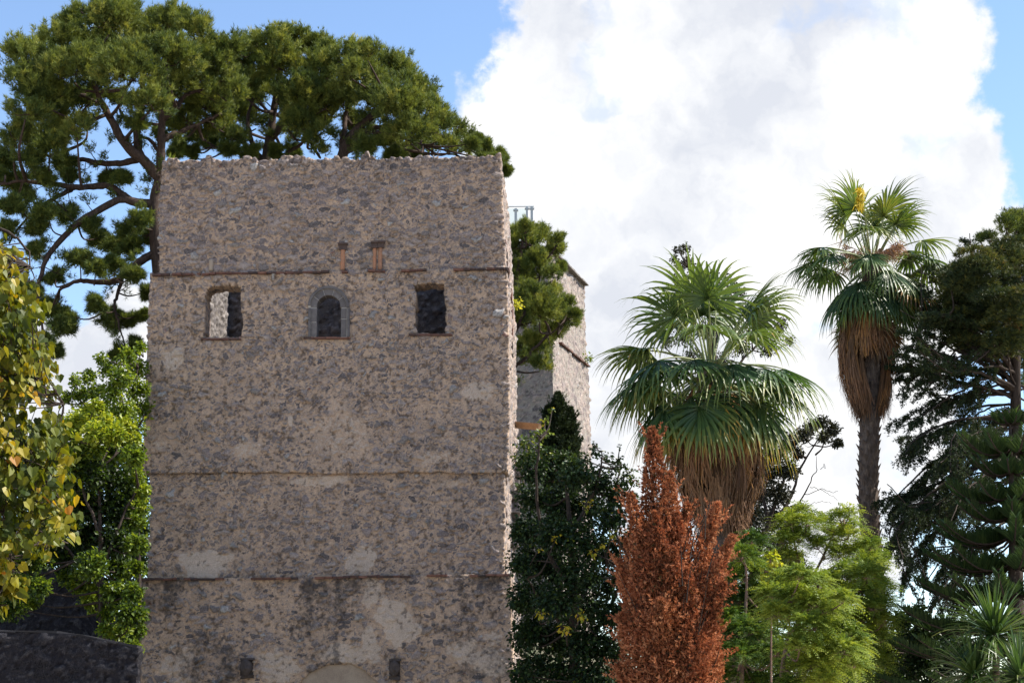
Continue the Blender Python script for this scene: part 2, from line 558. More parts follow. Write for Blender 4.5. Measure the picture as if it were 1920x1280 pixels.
def wall_sheet(zb, zt, ul, ur, d0, step, seed, pa, pb, size=1.0, embed=0.0, holes=(), depth=0.9, patches=(), stains=None, ragged=0.0, ragged_bottom=0.0, dstep=.09, edge_out=.45):
    """front sheet of a wall with openings; every border is carried back by depth"""
    zmid0, zmid1 = float(np.mean(zb(np.linspace(-6, 6, 9)))), float(np.mean(zt(np.linspace(-6, 6, 9))))
    wid = float(ur(zmid0) - ul(zmid0))
    nu, nz_ = int(wid / step) + 1, int((zmid1 - zmid0) / step) + 1
    S, T = np.meshgrid(np.linspace(0, 1, nu), np.linspace(0, 1, nz_))
    zz = zmid0 + (zmid1 - zmid0) * T
    U = ul(zz) + (ur(zz) - ul(zz)) * S
    Zb, Zt = zb(U), zt(U)
    Z = Zb + (Zt - Zb) * T
    U = ul(Z) + (ur(Z) - ul(Z)) * S
    u, z = U.ravel(), Z.ravel()
    if ragged:
        pu = np.stack([u, np.full_like(u, seed * .37), np.zeros_like(u)], 1)
        f1, f2, ids = voronoi(np.stack([u / .42 + .5 * (vnoise(pu, 3, 5) - .5), np.full_like(u, .5), np.full_like(u, .5)], 1), seed + 900)
        h = hash_f(ids[:, 0], ids[:, 1] * 0, ids[:, 2] * 0, seed + 901)
        prof = ragged * (h ** 1.8 * smooth01(f2 - f1, 0.0, .25) + .5 * (vnoise(pu, 2.2, seed + 11) - .5) + .35 * (vnoise(pu, 9, seed + 12) - .5))
        z = z + prof * smooth01(T.ravel(), 1 - .6 / max(.7, zmid1 - zmid0), 1)
    if ragged_bottom:
        pu = np.stack([u, np.full_like(u, seed * .71), np.zeros_like(u)], 1)
        z = z + ragged_bottom * (fbm(pu, 1.5, seed + 14, 4) - .5) * 2 * smooth01(T.ravel(), .25, 0)
    F = (np.arange(nz_ - 1)[:, None] * nu + np.arange(nu - 1)[None, :]).ravel()
    F = np.stack([F, F + 1, F + nu + 1, F + nu], 1)
    cu, cz = u[F].mean(1), z[F].mean(1)
    keep = np.ones(len(F), bool)
    for h in holes:
        jit_u = cu + .10 * (vnoise(np.stack([cu, cz, cu * 0], 1), 3.5, seed + 4) - .5)
        jit_z = cz + .08 * (vnoise(np.stack([cu, cz, cu * 0], 1), 3.5, seed + 6) - .5)
        if h[0] == 'clean':
            keep &= ~inside_poly(cu, cz, h[1])
        else:
            keep &= ~inside_poly(jit_u, jit_z, h[1])
    F = F[keep]
    used = np.unique(F)
    remap = -np.ones(len(u), int)
    remap[used] = np.arange(len(used))
    F = remap[F]
    u, z = u[used], z[used]
    s_ = S.ravel()[used]
    n0 = len(u)
    # border edges
    E = np.concatenate([F[:, [0, 1]], F[:, [1, 2]], F[:, [2, 3]], F[:, [3, 0]]])
    key = np.sort(E, 1)
    _, inv, cnt = np.unique(key[:, 0] * n0 + key[:, 1], return_inverse=True, return_counts=True)
    B = E[cnt[inv] == 1]
    nrm = np.zeros((n0, 2))
    dv = np.stack([u[B[:, 1]] - u[B[:, 0]], z[B[:, 1]] - z[B[:, 0]]], 1)
    on = np.stack([dv[:, 1], -dv[:, 0]], 1)
    on /= np.linalg.norm(on, axis=1, keepdims=True) + 1e-9
    np.add.at(nrm, B[:, 0], on)
    np.add.at(nrm, B[:, 1], on)
    nl = np.linalg.norm(nrm, axis=1, keepdims=True)
    nrm = np.where(nl > 1e-6, nrm / (nl + 1e-9), 0)
    bv = np.unique(B)
    bmap = -np.ones(n0, int)
    bmap[bv] = np.arange(len(bv))
    ks = max(2, int(depth / dstep))
    allu, alld, allz, alln = [u], [np.zeros(n0)], [z], [nrm]
    faces = [F]
    prev = np.arange(n0)[bv]
    for k in range(1, ks + 1):
        allu.append(u[bv])
        alld.append(np.full(len(bv), depth * k / ks))
        allz.append(z[bv])
        alln.append(nrm[bv])
        cur = n0 + (k - 1) * len(bv) + np.arange(len(bv))
        a, b = bmap[B[:, 0]], bmap[B[:, 1]]
        faces.append(np.stack([prev[b], prev[a], cur[a], cur[b]], 1))
        prev = cur
    u, d, z, nn = np.concatenate(allu), np.concatenate(alld), np.concatenate(allz), np.concatenate(alln)
    p = np.stack([u, d + d0, z], 1)
    mask, rnd, rel, joint, patch, st = masonry_attrs(p, seed, pa, pb, size, embed, patches, stains)
    front = np.arange(len(u)) < n0
    d2 = d + d0 - np.where(front, rel, 0)
    isb = (np.abs(nn).sum(1) > 0)
    out_ = np.where(isb, rel * edge_out + .02, 0)
    V = to_world(u + nn[:, 0] * out_, d2, z + nn[:, 1] * out_)
    return V, np.concatenate(faces), {'stone': ('POINT', mask), 'rnd': ('POINT', rnd), 'patch': ('POINT', patch), 'stain': ('POINT', st), 'joint': ('POINT', joint)}


def wall_block(origin, axU, axD, u0f, u1f, d0, d1, z0, z1, step, seed, pa=.6, pb=.55, size=1.0, ragged=.2, frame=None):
    """a closed thick wall: box grid in a local frame, all faces displaced. u0f/u1f functions of z"""
    Vs, Fs, N, off = [], [], [], 0
    nU = max(2, int((u1f(z0) - u0f(z0)) / step) + 1)
    nD = max(2, int((d1 - d0) / step) + 1)
    nZ = max(2, int((z1 - z0) / step) + 1)

    def sheet(A, Bp, fn, nrm):
        nonlocal off
        a, b = np.meshgrid(A, Bp)
        P = fn(a.ravel(), b.ravel())
        na = len(A)
        F = (np.arange(len(Bp) - 1)[:, None] * na + np.arange(na - 1)[None, :]).ravel()
        Fs.append(np.stack([F, F + 1, F + na + 1, F + na], 1) + off)
        Vs.append(P)
        N.append(np.tile(np.array(nrm, float), (len(P), 1)))
        off += len(P)
    s01 = np.linspace(0, 1, nU)
    dd_ = np.linspace(d0, d1, nD)
    zz = np.linspace(z0, z1, nZ)

    def UU(s, z):
        return u0f(z) + (u1f(z) - u0f(z)) * s
    sheet(s01, zz, lambda s, z: np.stack([UU(s, z), np.full_like(s, d0), z], 1), (0, -1, 0))
    sheet(s01, zz, lambda s, z: np.stack([UU(s, z), np.full_like(s, d1), z], 1), (0, 1, 0))
    sheet(dd_, zz, lambda d, z: np.stack([u0f(z), d, z], 1), (-1, 0, 0))
    sheet(dd_, zz, lambda d, z: np.stack([u1f(z), d, z], 1), (1, 0, 0))
    sheet(s01, dd_, lambda s, d: np.stack([UU(s, np.full_like(s, z1)), d, np.full_like(s, z1)], 1), (0, 0, 1))
    V = np.concatenate(Vs)
    N = np.concatenate(N)
    mask, rnd, rel, joint = stone_field(V, seed, pa, pb, size)
    P = V.copy()
    # displace along one blended field so that neighbouring faces stay closed at the edges
    c = np.array([(u0f(z0) + u1f(z0)) / 2, (d0 + d1) / 2, 0])
    hw = np.array([(u1f(z0) - u0f(z0)) / 2, (d1 - d0) / 2, 1])
    sx = np.where(np.abs(V[:, 0] - u0f(V[:, 2])) < 1e-6, -1, np.where(np.abs(V[:, 0] - u1f(V[:, 2])) < 1e-6, 1, 0))
    sy = np.where(np.abs(V[:, 1] - d0) < 1e-6, -1, np.where(np.abs(V[:, 1] - d1) < 1e-6, 1, 0))
    P[:, 0] += sx * rel
    P[:, 1] += sy * rel
    if ragged:
        q = np.stack([V[:, 0], V[:, 1], np.zeros(len(V))], 1)
        P[:, 2] += ragged * (fbm(q, 2.4, seed + 71, 4) - .4) * smooth01(V[:, 2], z1 - .7, z1)
    W_ = origin + P[:, :1] * axU + P[:, 1:2] * axD + P[:, 2:] * np.array([0, 0, 1.0])
    zero = np.zeros(len(V))
    return W_, np.concatenate(Fs), {'stone': ('POINT', mask), 'rnd': ('POINT', rnd), 'patch': ('POINT', zero), 'stain': ('POINT', zero), 'joint': ('POINT', joint)}


rng = np.random.default_rng(7)
tower = thing('castle_tower', to_world(0, 4, 0), 'square stone tower with three small windows and a ragged top, nearest the camera', 'tower')


def top_line(pts):
    return line_from_px(pts, 0, 'u')


def tier(name, zb, zt, left, right, d0, seed, pa, pb, **kw):
    V, F, A = wall_sheet(zb, zt, line_from_px(left, 0, 'z'), line_from_px(right, 0, 'z'), d0, 0.034, seed, pa, pb, **kw)
    return link(name, np_mesh(name, V, F, A, True), M_RUBBLE, tower)


zt1 = top_line([(305, 303), (450, 301), (600, 299), (760, 297), (870, 296), (940, 294)])
zc1 = top_line([(283, 514), (620, 509), (952, 503)])
zc2 = top_line([(268, 887), (620, 885), (950, 884)])
zc3 = top_line([(262, 1085), (520, 1084), (700, 1080), (958, 1077)])
u_g, z_g = TW(610, 1349)
ground_line = (lambda u: np.zeros_like(np.asarray(u, float)))


def poly_px(pts, d=0.0):
    return [TW(x, y, d) for x, y in pts]


arch_out = [(578, 633), (578, 578)] + [(616.5 - 38.5 * math.cos(a), 577 - 40 * math.sin(a)) for a in np.linspace(0, math.pi, 15)] + [(655, 578), (655, 633)]
W_L = [(382, 634), (383, 560), (388, 541), (400, 536), (430, 533), (452, 535), (454, 560), (455, 634)]
W_R = [(778, 627), (777, 560), (776, 533), (800, 529), (834, 531), (837, 560), (838, 627)]


def stain_top(p):
    return .42 * smooth01(p[:, 2] + 1.2 * (fbm(p, .8, 6, 4) - .5), zt1(0) - 1.3, zt1(0)) + .32 * fbm(p, .5, 5, 3)


def stain_mid(p):
    s = .34 * fbm(p, .45, 15, 3)
    below = smooth01(p[:, 2], TW(0, 800)[1], TW(0, 860)[1] - .2)
    return s + .12 * below


def stain_bottom(p):
    n = fbm(p, .55, 25, 4)
    s = .28 + .52 * smooth01(n, .42, .64)
    zt_ = zc3(p[:, 0])
    s = s + .35 * smooth01(p[:, 2], zt_ - .7, zt_) * smooth01(vnoise(p * np.array([1, 1, 0]), 1.2, 88), .3, .6)
    # damp drips
    drip = vnoise(p * np.array([3.2, 1, .35]), 1.0, 44)
    return s + .16 * smooth01(drip, .6, .9) - .2 + .5 * (fbm(p, 3.5, 46, 4) - .5)


def px_patch(x, y, rx, ry, s=1.0):
    u, z = TW(x, y)
    return (u, z, rx / 56.0, ry / 56.0, s)


tier('wall_tier', zc1, zt1, [(305, 297), (302, 350), (298, 400), (299, 505)], [(937, 290), (942, 400), (946, 505)], 0.10, 11, .80, .80, ragged=.22, edge_out=.6, stains=stain_top)
tier('wall_tier', zc2, zc1, [(283, 515), (277, 640), (272, 760), (269, 890)], [(949, 500), (952, 640), (954, 760), (951, 890)], 0.0, 12, .55, .66,
     holes=[('rough', poly_px(W_L)), ('clean', poly_px(arch_out)), ('rough', poly_px(W_R))], stains=stain_mid, embed=.03, ragged_bottom=.09,
     patches=[px_patch(640, 800, 70, 66, .46), px_patch(905, 735, 38, 24, .62), px_patch(545, 790, 9, 22, .9), px_patch(330, 670, 30, 24, .6),
              px_patch(460, 845, 40, 30, .5), px_patch(820, 860, 60, 20, .5), px_patch(310, 830, 30, 45, .5)])
tier('wall_tier', zc3, zc2, [(280, 885), (281, 960), (276, 1085)], [(944, 885), (945, 980), (943, 1080)], 0.15, 13, .42, .60, embed=.05, stains=stain_mid,
     patches=[px_patch(372, 1056, 66, 28, 1.25), px_patch(675, 1052, 34, 26, .85), px_patch(600, 900, 60, 12, .6), px_patch(840, 905, 60, 12, .5)])
niche = [(552, 1360), (552, 1300), (565, 1272), (590, 1252), (620, 1243), (655, 1243), (685, 1254), (702, 1272), (716, 1300), (716, 1360)]
tier('wall_tier', ground_line, zc3, [(262, 1083), (265, 1280), (266, 1500)], [(957, 1075), (961, 1280), (964, 1500)], -0.10, 14, .36, .42, size=1.05, embed=.02,
     stains=stain_bottom, holes=[('rough', poly_px(niche))], depth=.9,
     patches=[px_patch(735, 1165, 45, 50, .9), px_patch(690, 1120, 22, 40, .7), px_patch(520, 1250, 40, 50, .7), px_patch(640, 1225, 90, 18, .8),
              px_patch(900, 1230, 60, 50, .7), px_patch(350, 1240, 60, 60, .6), px_patch(700, 1200, 26, 40, .9)])

# side and back walls
TOPZ = float(zt1(0.0)) - .05
uR = [TW(937, 292)[0], TW(946, 505)[0], TW(950, 506)[0], TW(953, 880)[0], TW(947, 890)[0], TW(946, 1075)[0], TW(958, 1082)[0], TW(964, 1450)[0]]
zR = [TW(0, 292)[1], TW(0, 504)[1], TW(0, 506)[1], TW(0, 880)[1], TW(0, 888)[1], TW(0, 1075)[1], TW(0, 1079)[1], 0.0]
o_ = np.argsort(zR)
uRf = lambda z: np.interp(z, np.array(zR)[o_], np.array(uR)[o_])
uL = [TW(305, 300)[0], TW(298, 505)[0], TW(283, 508)[0], TW(269, 885)[0], TW(278, 890)[0], TW(276, 1080)[0], TW(262, 1085)[0], TW(266, 1450)[0]]
zL = [TW(0, 300)[1], TW(0, 507)[1], TW(0, 510)[1], TW(0, 885)[1], TW(0, 890)[1], TW(0, 1080)[1], TW(0, 1084)[1], 0.0]
o2_ = np.argsort(zL)
uLf = lambda z: np.interp(z, np.array(zL)[o2_], np.array(uL)[o2_])
DEPTH = 8.5
V, F, A = wall_block(O_T, UA, DA, lambda z: np.zeros_like(np.asarray(z, float)) + uR[0] - .9, uRf, .85, DEPTH, 0.0, TOPZ, .075, 41)
link('side_wall', np_mesh('side_wall', V, F, A, True), M_RUBBLE, tower)
V, F, A = wall_block(O_T, UA, DA, uLf, lambda z: np.zeros_like(np.asarray(z, float)) + uL[0] + .98, .85, DEPTH, 0.0, TOPZ, .06, 42, pa=1.1, pb=.9)
link('side_wall', np_mesh('side_wall', V, F, A, True), M_INNER, tower)
V, F, A = wall_block(O_T, UA, DA, lambda z: np.zeros_like(np.asarray(z, float)) + uL[0] + .9, lambda z: np.zeros_like(np.asarray(z, float)) + uR[0] - .85, DEPTH - 1.0, DEPTH - .02, 0.0, TOPZ - .3, .075, 43, pa=1.2, pb=1.0)
link('back_wall', np_mesh('back_wall', V, F, A, True), M_INNER, tower)
TAX = np.array([UA, DA, [0, 0, 1.0]])


def tbox(mb, x0, x1, y0, y1, dfront, dback, jit=0.0, a=0.0):
    """box given by its photo rectangle on the tower front and its depth range"""
    ua, za = TW(x0, y1, dfront)
    ub, zb_ = TW(x1, y0, dfront)
    mb.box(to_world((ua + ub) / 2, (dfront + dback) / 2, (za + zb_) / 2), (ub - ua, dback - dfront, zb_ - za), TAX, jit, rng, a)


# thin brick string courses at two levels
for pts, runs, d0 in (([(283, 514), (620, 509), (952, 503)], [(285, 318), (322, 376), (378, 620), (640, 652), (690, 722), (752, 800), (850, 953)], 0.0),
                      ([(262, 1085), (520, 1084), (700, 1080), (958, 1077)], [(264, 330), (345, 420), (470, 560), (590, 770), (800, 840), (880, 957)], -0.10)):
    xs_, ys_ = zip(*pts)
    for (xa, xb) in runs:
        mb = MB()
        x = xa
        while x < xb - 3:
            x2 = min(xb, x + rng.uniform(12, 20))
            y = np.interp((x + x2) / 2, xs_, ys_) + rng.uniform(-.8, .8)
            tbox(mb, x, x2 - .5, y - 1.9, y + 2.1, d0 - rng.uniform(.10, .19), d0 + .25, .008, rng.uniform(-.3, .9))
            x = x2
        mb.build('brick_course', M_BRICK, tower)
# window sills of flat brick
for (xa, xb, y) in ((376, 452, 635), (569, 657, 633), (766, 848, 627)):
    mb = MB()
    x = xa
    while x < xb - 2:
        x2 = min(xb, x + rng.uniform(16, 22))
        tbox(mb, x, x2 - .4, y - 1.8 + rng.uniform(-.4, .4), y + 1.9, -rng.uniform(.09, .13), .6, .005, rng.uniform(0, .9))
        x = x2
    mb.build('window_sill', M_BRICK, tower)


# arched stone surround: jamb blocks and voussoirs with pale joints
def ring_block(mb, a0, a1, r0, r1, cx, cy, d0, d1, n=6, ell=1.03):
    """block of an arch ring between angles, radii in photo px"""
    V = []
    for a in np.linspace(a0, a1, n):
        for r in (r0, r1):
            for d in (d0, d1):
                u, z = TW(cx - r * math.cos(a), cy - r * ell * math.sin(a), 0)
                V.append(to_world(u, d, z))
    Fc = []
    for i in range(n - 1):
        b, c = i * 4, i * 4 + 4
        Fc += [(b, c, c + 2, b + 2), (b + 1, b + 3, c + 3, c + 1), (b, b + 1, c + 1, c), (b + 2, c + 2, c + 3, b + 3)]
    Fc += [(0, 2, 3, 1), ((n - 1) * 4, (n - 1) * 4 + 1, (n - 1) * 4 + 3, (n - 1) * 4 + 2)]
    mb.add(np.array(V), Fc, rng.uniform(-.2, .6))


surround = thing('tmp', (0, 0, 0), None, None)
mb = MB()
CX, CY = 616.5, 577
for i in range(5):
    a0, a1 = i * math.pi / 5, (i + 1) * math.pi / 5
    ring_block(mb, a0 + .018, a1 - .018, 22.5, 33.5, CX, CY, -.05, .42)
    ring_block(mb, a0 + .10, a1 + .10 if i < 4 else a1, 34.2, 39, CX, CY, -.11, .3)
for sx in (-1, 1):
    cuts = (577.6, 604, 631) if sx < 0 else (577.6, 598, 631)
    for ya, yb in zip(cuts[:-1], cuts[1:]):
        x0, x1 = sorted((CX + sx * 22.5, CX + sx * 33.5))
        tbox(mb, x0, x1, ya + .6, yb - .6, -.05, .42, 0, rng.uniform(-.2, .6))
    for ya, yb in zip((577.6, 600, 616), (599.4, 615.4, 631)):
        x0, x1 = sorted((CX + sx * 34.2, CX + sx * 39))
        tbox(mb, x0, x1, ya, yb, -.11, .3, 0, rng.uniform(-.2, .6))
bpy.data.objects.remove(surround)
sur = mb.build('window_surround', M_GREYSTONE, tower)
mb = MB()
ring_block(mb, 0, math.pi, 22.9, 38.4, CX, CY, -.035, .40, n=24)
for sx in (-1, 1):
    x0, x1 = sorted((CX + sx * 22.9, CX + sx * 38.4))
    tbox(mb, x0, x1, 577.2, 631.5, -.035, .40)
mb.build('mortar_joint', M_LIMEJOINT, sur)
# rough reveal behind the surround
mb = MB()

# terracotta half-round pilasters with blackened caps above the string course
for (x0, x1, ytop, ybot, capx0, capx1, capy) in ((638, 647, 467, 507, 634.5, 650, 454), (699, 705.5, 464, 506, 696.5, 707, 451), (708.5, 717, 464, 506, 707.3, 720, 450)):
    mb = MB()
    d0 = .10
    ua, za = TW((x0 + x1) / 2, ybot, d0)
    ub, zb_ = TW((x0 + x1) / 2, ytop, d0)
    r = (x1 - x0) / 2 / 56.0
    zs = np.linspace(za, zb_, 12)
    mb.tube([to_world(ua + rng.uniform(-.004, .004), d0 - .03, q) for q in zs], [r * (1 + rng.uniform(-.04, .04)) for q in zs], 14, a=rng.uniform(0, .8))
    pil = mb.build('terracotta_pilaster', M_TERRA, tower, smooth=True)
    mb = MB()
    tbox(mb, capx0, capx1, capy + 4, capy + 14, d0 - .13, d0 + .2, .012, .3)
    tbox(mb, capx0 - 1.5, capx1 + 1.5, capy, capy + 3.6, d0 - .20, d0 + .2, .01, .6)
    mb.build('pilaster_cap', M_CAPDARK, pil)
mb = MB()
ua, za = TW(396, 509, .1)
ub, zb_ = TW(396, 488, .1)
mb.tube([to_world(ua, .05, q) for q in np.linspace(za, zb_, 6)], [.075] * 6, 12, a=.2)
mb.build('pilaster_stump', M_PLASTER, tower, smooth=True)

# blind arch at the foot: recessed ochre plaster panel
P0, P1 = TW(540, 1370, .1), TW(728, 1222, .1)
mb = MB()
mb.box(to_world((P0[0] + P1[0]) / 2, .22, (P1[1] - .5) / 2 + .1), (P1[0] - P0[0], .5, P1[1] - .5 + .8), TAX)
mb.build('blind_arch_panel', M_PLASTER, tower)


# two carved stone heads on brackets
def stone_head(cx, cy, wpx, hpx, seed):
    u0, z0 = TW(cx, cy, -.1)
    rw, rh = wpx / 2 / 56, hpx / 2 / 56
    th, ph = np.meshgrid(np.linspace(0, math.pi, 25), np.linspace(0, 2 * math.pi, 32, endpoint=False), indexing='ij')
    x, y, zz = np.sin(th) * np.cos(ph), -np.sin(th) * np.sin(ph), np.cos(th)

    def g(a, b, s):
        return np.exp(-((x - a) ** 2 + (zz - b) ** 2) / s ** 2) * (y < 0)
    rad = 1 + .30 * g(0, -.08, .17) + .16 * g(0, .36, .3) - .22 * g(-.32, .12, .17) - .22 * g(.32, .12, .17) - .12 * g(0, -.42, .16) + .12 * g(0, -.7, .25)
    rad = rad + .12 * ((zz > .55) | ((np.abs(x) > .72) & (zz > -.4)))
    V = to_world(u0 + rad * x * rw * .86, -.22 + rad * y * rw * .95, z0 + rad * zz * rh * .92).reshape(-1, 3)
    V += (np.stack([vnoise(V, 14, seed + k) for k in range(3)], 1) - .5) * .03
    n, m_ = th.shape
    I = np.arange(n * m_).reshape(n, m_)
    F = np.stack([I[:-1], np.roll(I, -1, 1)[:-1], np.roll(I, -1, 1)[1:], I[1:]], -1).reshape(-1, 4)
    o = link('carved_head', np_mesh('carved_head', V, F, {'tone': ('POINT', np.full(len(V), .2))}, True), M_DARKSTONE, tower)
    b = MB()
    tbox(b, cx - wpx * .52, cx + wpx * .52, cy - hpx * .56, cy - hpx * .42, -.34, .1, .015)
    tbox(b, cx - wpx * .5, cx + wpx * .5, cy + hpx * .40, cy + hpx * .60, -.28, .1, .03)
    tbox(b, cx - wpx * .5, cx + wpx * .5, cy - hpx * .45, cy + hpx * .45, -.14, .1, .02)
    b.build('head_bracket', M_DARKSTONE, o)


stone_head(463, 1251, 24, 34, 3)
stone_head(740, 1253, 21, 34, 8)

# broken masonry stubs and a timber beam on the sunny side
mb = MB()
dS = 6.2
for (y0, y1, ext, dd0, dd1) in ((856, 866, 8, 5.6, 7.4), (866, 882, 16, 5.4, 7.6), (884, 897, 17, 5.5, 7.5), (899, 912, 12, 5.7, 7.4), (924, 932, 22, 5.5, 7.2), (933, 940, 17, 5.3, 7.3), (941, 949, 19, 5.6, 7.6),
                          (950, 957, 13, 5.5, 7.4), (958, 964, 16, 5.4, 7.2), (965, 972, 12, 5.8, 7.4), (974, 981, 28, 5.9, 6.9), (982, 989, 18, 5.5, 7.4), (990, 998, 14, 5.5, 7.4), (999, 1012, 13, 5.3, 7.5), (1011, 1024, 12, 5.4, 7.4), (1023, 1030, 5, 5.6, 7.3)):
    za, zb_ = TW(960, y1, dS)[1], TW(960, y0, dS)[1]
    ub = float(uRf((za + zb_) / 2))
    e = ext / 50.0 + .02
    nb = 3
    for k in range(nb):
        da_, db_ = dd0 + (dd1 - dd0) * k / nb, dd0 + (dd1 - dd0) * (k + 1) / nb
        ee = e * rng.uniform(.7, 1.05) if k != 1 else e
        mb.box(to_world(ub - .15 + (ee + .15) / 2, (da_ + db_) / 2, (za + zb_) / 2), (ee + .15, db_ - da_ - .02, (zb_ - za) * .97), TAX, .03, rng, rng.uniform(-.3, .8))
mb.build('broken_vault_stub', simple_mat('flat_rubble_stone', [(.2, (0.13, 0.11, 0.105)), (.6, (0.26, 0.22, 0.2)), (.9, (0.36, 0.31, 0.28))], 6, bump=.03), tower)
mb = MB()
zb0 = TW(965, 803, 7)[1]
ub = float(uRf(zb0))
a_, b_ = to_world(ub - .5, 7.2, zb0 + .22), to_world(ub + .98, 5.4, zb0 - .22)
dirv = (b_ - a_) / np.linalg.norm(b_ - a_)
sidev = np.cross(dirv, [0, 0, 1.0])
sidev /= np.linalg.norm(sidev)
mb.box((a_ + b_) / 2, (np.linalg.norm(b_ - a_), .16, .24), [dirv, sidev, np.cross(sidev, dirv)], .012, rng, .5)
mb.build('timber_beam', M_TIMBER, tower)
# brick quoins in the broken corner of the sunny side
for (y0, y1, da_, t_) in ((449, 453, .3, .6), (455, 467, .9, .9), (472, 488, 1.2, -.3), (490, 501, .8, .1), (502, 508, .4, .5), (516, 530, 2.5, .8), (540, 556, 3.0, .7), (565, 590, 3.4, .4), (600, 628, 3.8, .6), (640, 664, 3.2, -.4)):
    z0_, z1_ = TW(950, y1, da_)[1], TW(950, y0, da_)[1]
    ub = float(uRf((z0_ + z1_) / 2))
    mb = MB()
    mb.box(to_world(ub - .05, da_ + .35, (z0_ + z1_) / 2), (.26, .7, z1_ - z0_), TAX, .012, rng, t_)
    mb.build('brick_quoin', M_BRICK, tower)
# ---------------------------------------------------------------- ground: a paved square in front, garden soil behind, a low rise under the pines
def ground_height(x, y):
    return 5.5 * smooth01(y, 64, 84) * smooth01(x, 14, 2) * smooth01(y, 190, 120)


gx = np.concatenate([[-2500, -600, -150], np.linspace(-60, 60, 61), [150, 600, 2500]])
gy = np.concatenate([[-2500, -600, -100], np.linspace(-10, 140, 76), [200, 600, 2500]])
GX, GY = np.meshgrid(gx, gy)
GZ = ground_height(GX.ravel(), GY.ravel())
nGX = len(gx)
Fg = (np.arange(len(gy) - 1)[:, None] * nGX + np.arange(nGX - 1)[None, :]).ravel()
m = bpy.data.materials.new('gravel_and_soil')
m.use_nodes = True
t = NT(m.node_tree)
pos = t.node('ShaderNodeNewGeometry').outputs['Position']
sepg = t.node('ShaderNodeSeparateXYZ')
t.link(pos, sepg.inputs[0])
far = t.sstep(t.math('ADD', sepg.outputs[1], t.math('MULTIPLY', t.noise(pos, .6, 4), 6)), 50, 60)
pave = t.mix(t.sstep(t.noise(pos, 3, 6, .7), .3, .7), (0.36, 0.30, 0.235), (0.46, 0.39, 0.31))
soil = t.mix(t.sstep(t.noise(pos, 2, 6, .7), .35, .65), (0.06, 0.075, 0.03), (0.14, 0.11, 0.075))
bs = t.node('ShaderNodeBsdfPrincipled')
t.link(t.mix(far, pave, soil), bs.inputs['Base Color'])
bs.inputs['Roughness'].default_value = .95
bp = t.node('ShaderNodeBump')
t.link(t.noise(pos, 30, 4, .7), bp.inputs['Height'])
bp.inputs['Distance'].default_value = .02
t.link(bp.outputs[0], bs.inputs['Normal'])
t.link(bs.outputs[0], t.node('ShaderNodeOutputMaterial').inputs[0])
tag(link('ground', np_mesh('ground', np.stack([GX.ravel(), GY.ravel(), GZ], 1), np.stack([Fg, Fg + 1, Fg + nGX + 1, Fg + nGX], 1), None, True), m), kind='structure')
# ---------------------------------------------------------------- foliage builders
UP = np.array([0, 0, 1.0])


def unit(v):
    return v / (np.linalg.norm(v, axis=-1, keepdims=True) + 1e-9)


def rdirs(R, n):
    return unit(R.normal(size=(n, 3)))


def leaf_mat(name, stops, trans=0.4, rough=0.55, spec=0.25, warm=(1.25, 1.15, 0.55)):
    m = bpy.data.materials.new(name)
    m.use_nodes = True
    t = NT(m.node_tree)
    col = t.ramp(t.attr('rnd'), stops)
    pos = t.node('ShaderNodeNewGeometry').outputs['Position']
    col = t.mix(1.0, col, t.ramp(t.noise(pos, 1.4, 3), [(.3, (.82, .85, .8)), (.7, (1.15, 1.12, 1.1))]), 'MULTIPLY')
    bs = t.node('ShaderNodeBsdfPrincipled')
    t.link(col, bs.inputs['Base Color'])
    bs.inputs['Roughness'].default_value = rough
    bs.inputs['Specular IOR Level'].default_value = spec
    tr = t.node('ShaderNodeBsdfTranslucent')
    t.link(t.mix(1.0, col, warm, 'MULTIPLY'), tr.inputs[0])
    mx = t.node('ShaderNodeMixShader')
    mx.inputs[0].default_value = trans
    t.link(bs.outputs[0], mx.inputs[1])
    t.link(tr.outputs[0], mx.inputs[2])
    t.link(mx.outputs[0], t.node('ShaderNodeOutputMaterial').inputs[0])
    return m


def bark_mat(name, a, b, c):
    m = bpy.data.materials.new(name)
    m.use_nodes = True
    t = NT(m.node_tree)
    pos = t.node('ShaderNodeNewGeometry').outputs['Position']
    mp = t.node('ShaderNodeVectorMath', operation='MULTIPLY')
    t.link(pos, mp.inputs[0])
    mp.inputs[1].default_value = (1, 1, .35)
    n = t.noise(mp.outputs[0], 11, 6, .7)
    col = t.ramp(n, [(.25, a), (.5, b), (.75, c)])
    bp = t.node('ShaderNodeBump')
    bp.inputs['Distance'].default_value = .04
    t.link(n, bp.inputs['Height'])
    bs = t.node('ShaderNodeBsdfPrincipled')
    t.link(col, bs.inputs['Base Color'])
    bs.inputs['Roughness'].default_value = .92
    bs.inputs['Specular IOR Level'].default_value = .15
    t.link(bp.outputs[0], bs.inputs['Normal'])
    t.link(bs.outputs[0], t.node('ShaderNodeOutputMaterial').inputs[0])
    return m


class Leaves:
    """collects leaf polygons (N,k,3) with one random value per polygon"""
    def __init__(s):
        s.P = {}

    def add(s, V, rnd):
        if len(V):
            s.P.setdefault(V.shape[1], []).append((V.astype(np.float32), np.asarray(rnd, np.float32)))

    def build(s, name, mat, parent):
        Vs, Fs, R, off = [], [], [], 0
        for k, L in s.P.items():
            V = np.concatenate([v for v, _ in L])
            R.append(np.concatenate([r for _, r in L]))
            Vs.append(V.reshape(-1, 3))
            Fs.append(np.arange(len(V) * k).reshape(-1, k) + off)
            off += len(V) * k
        me = np_mesh(name, np.concatenate(Vs), Fs, {'rnd': ('FACE', np.concatenate(R))})
        return link(name, me, mat, parent)


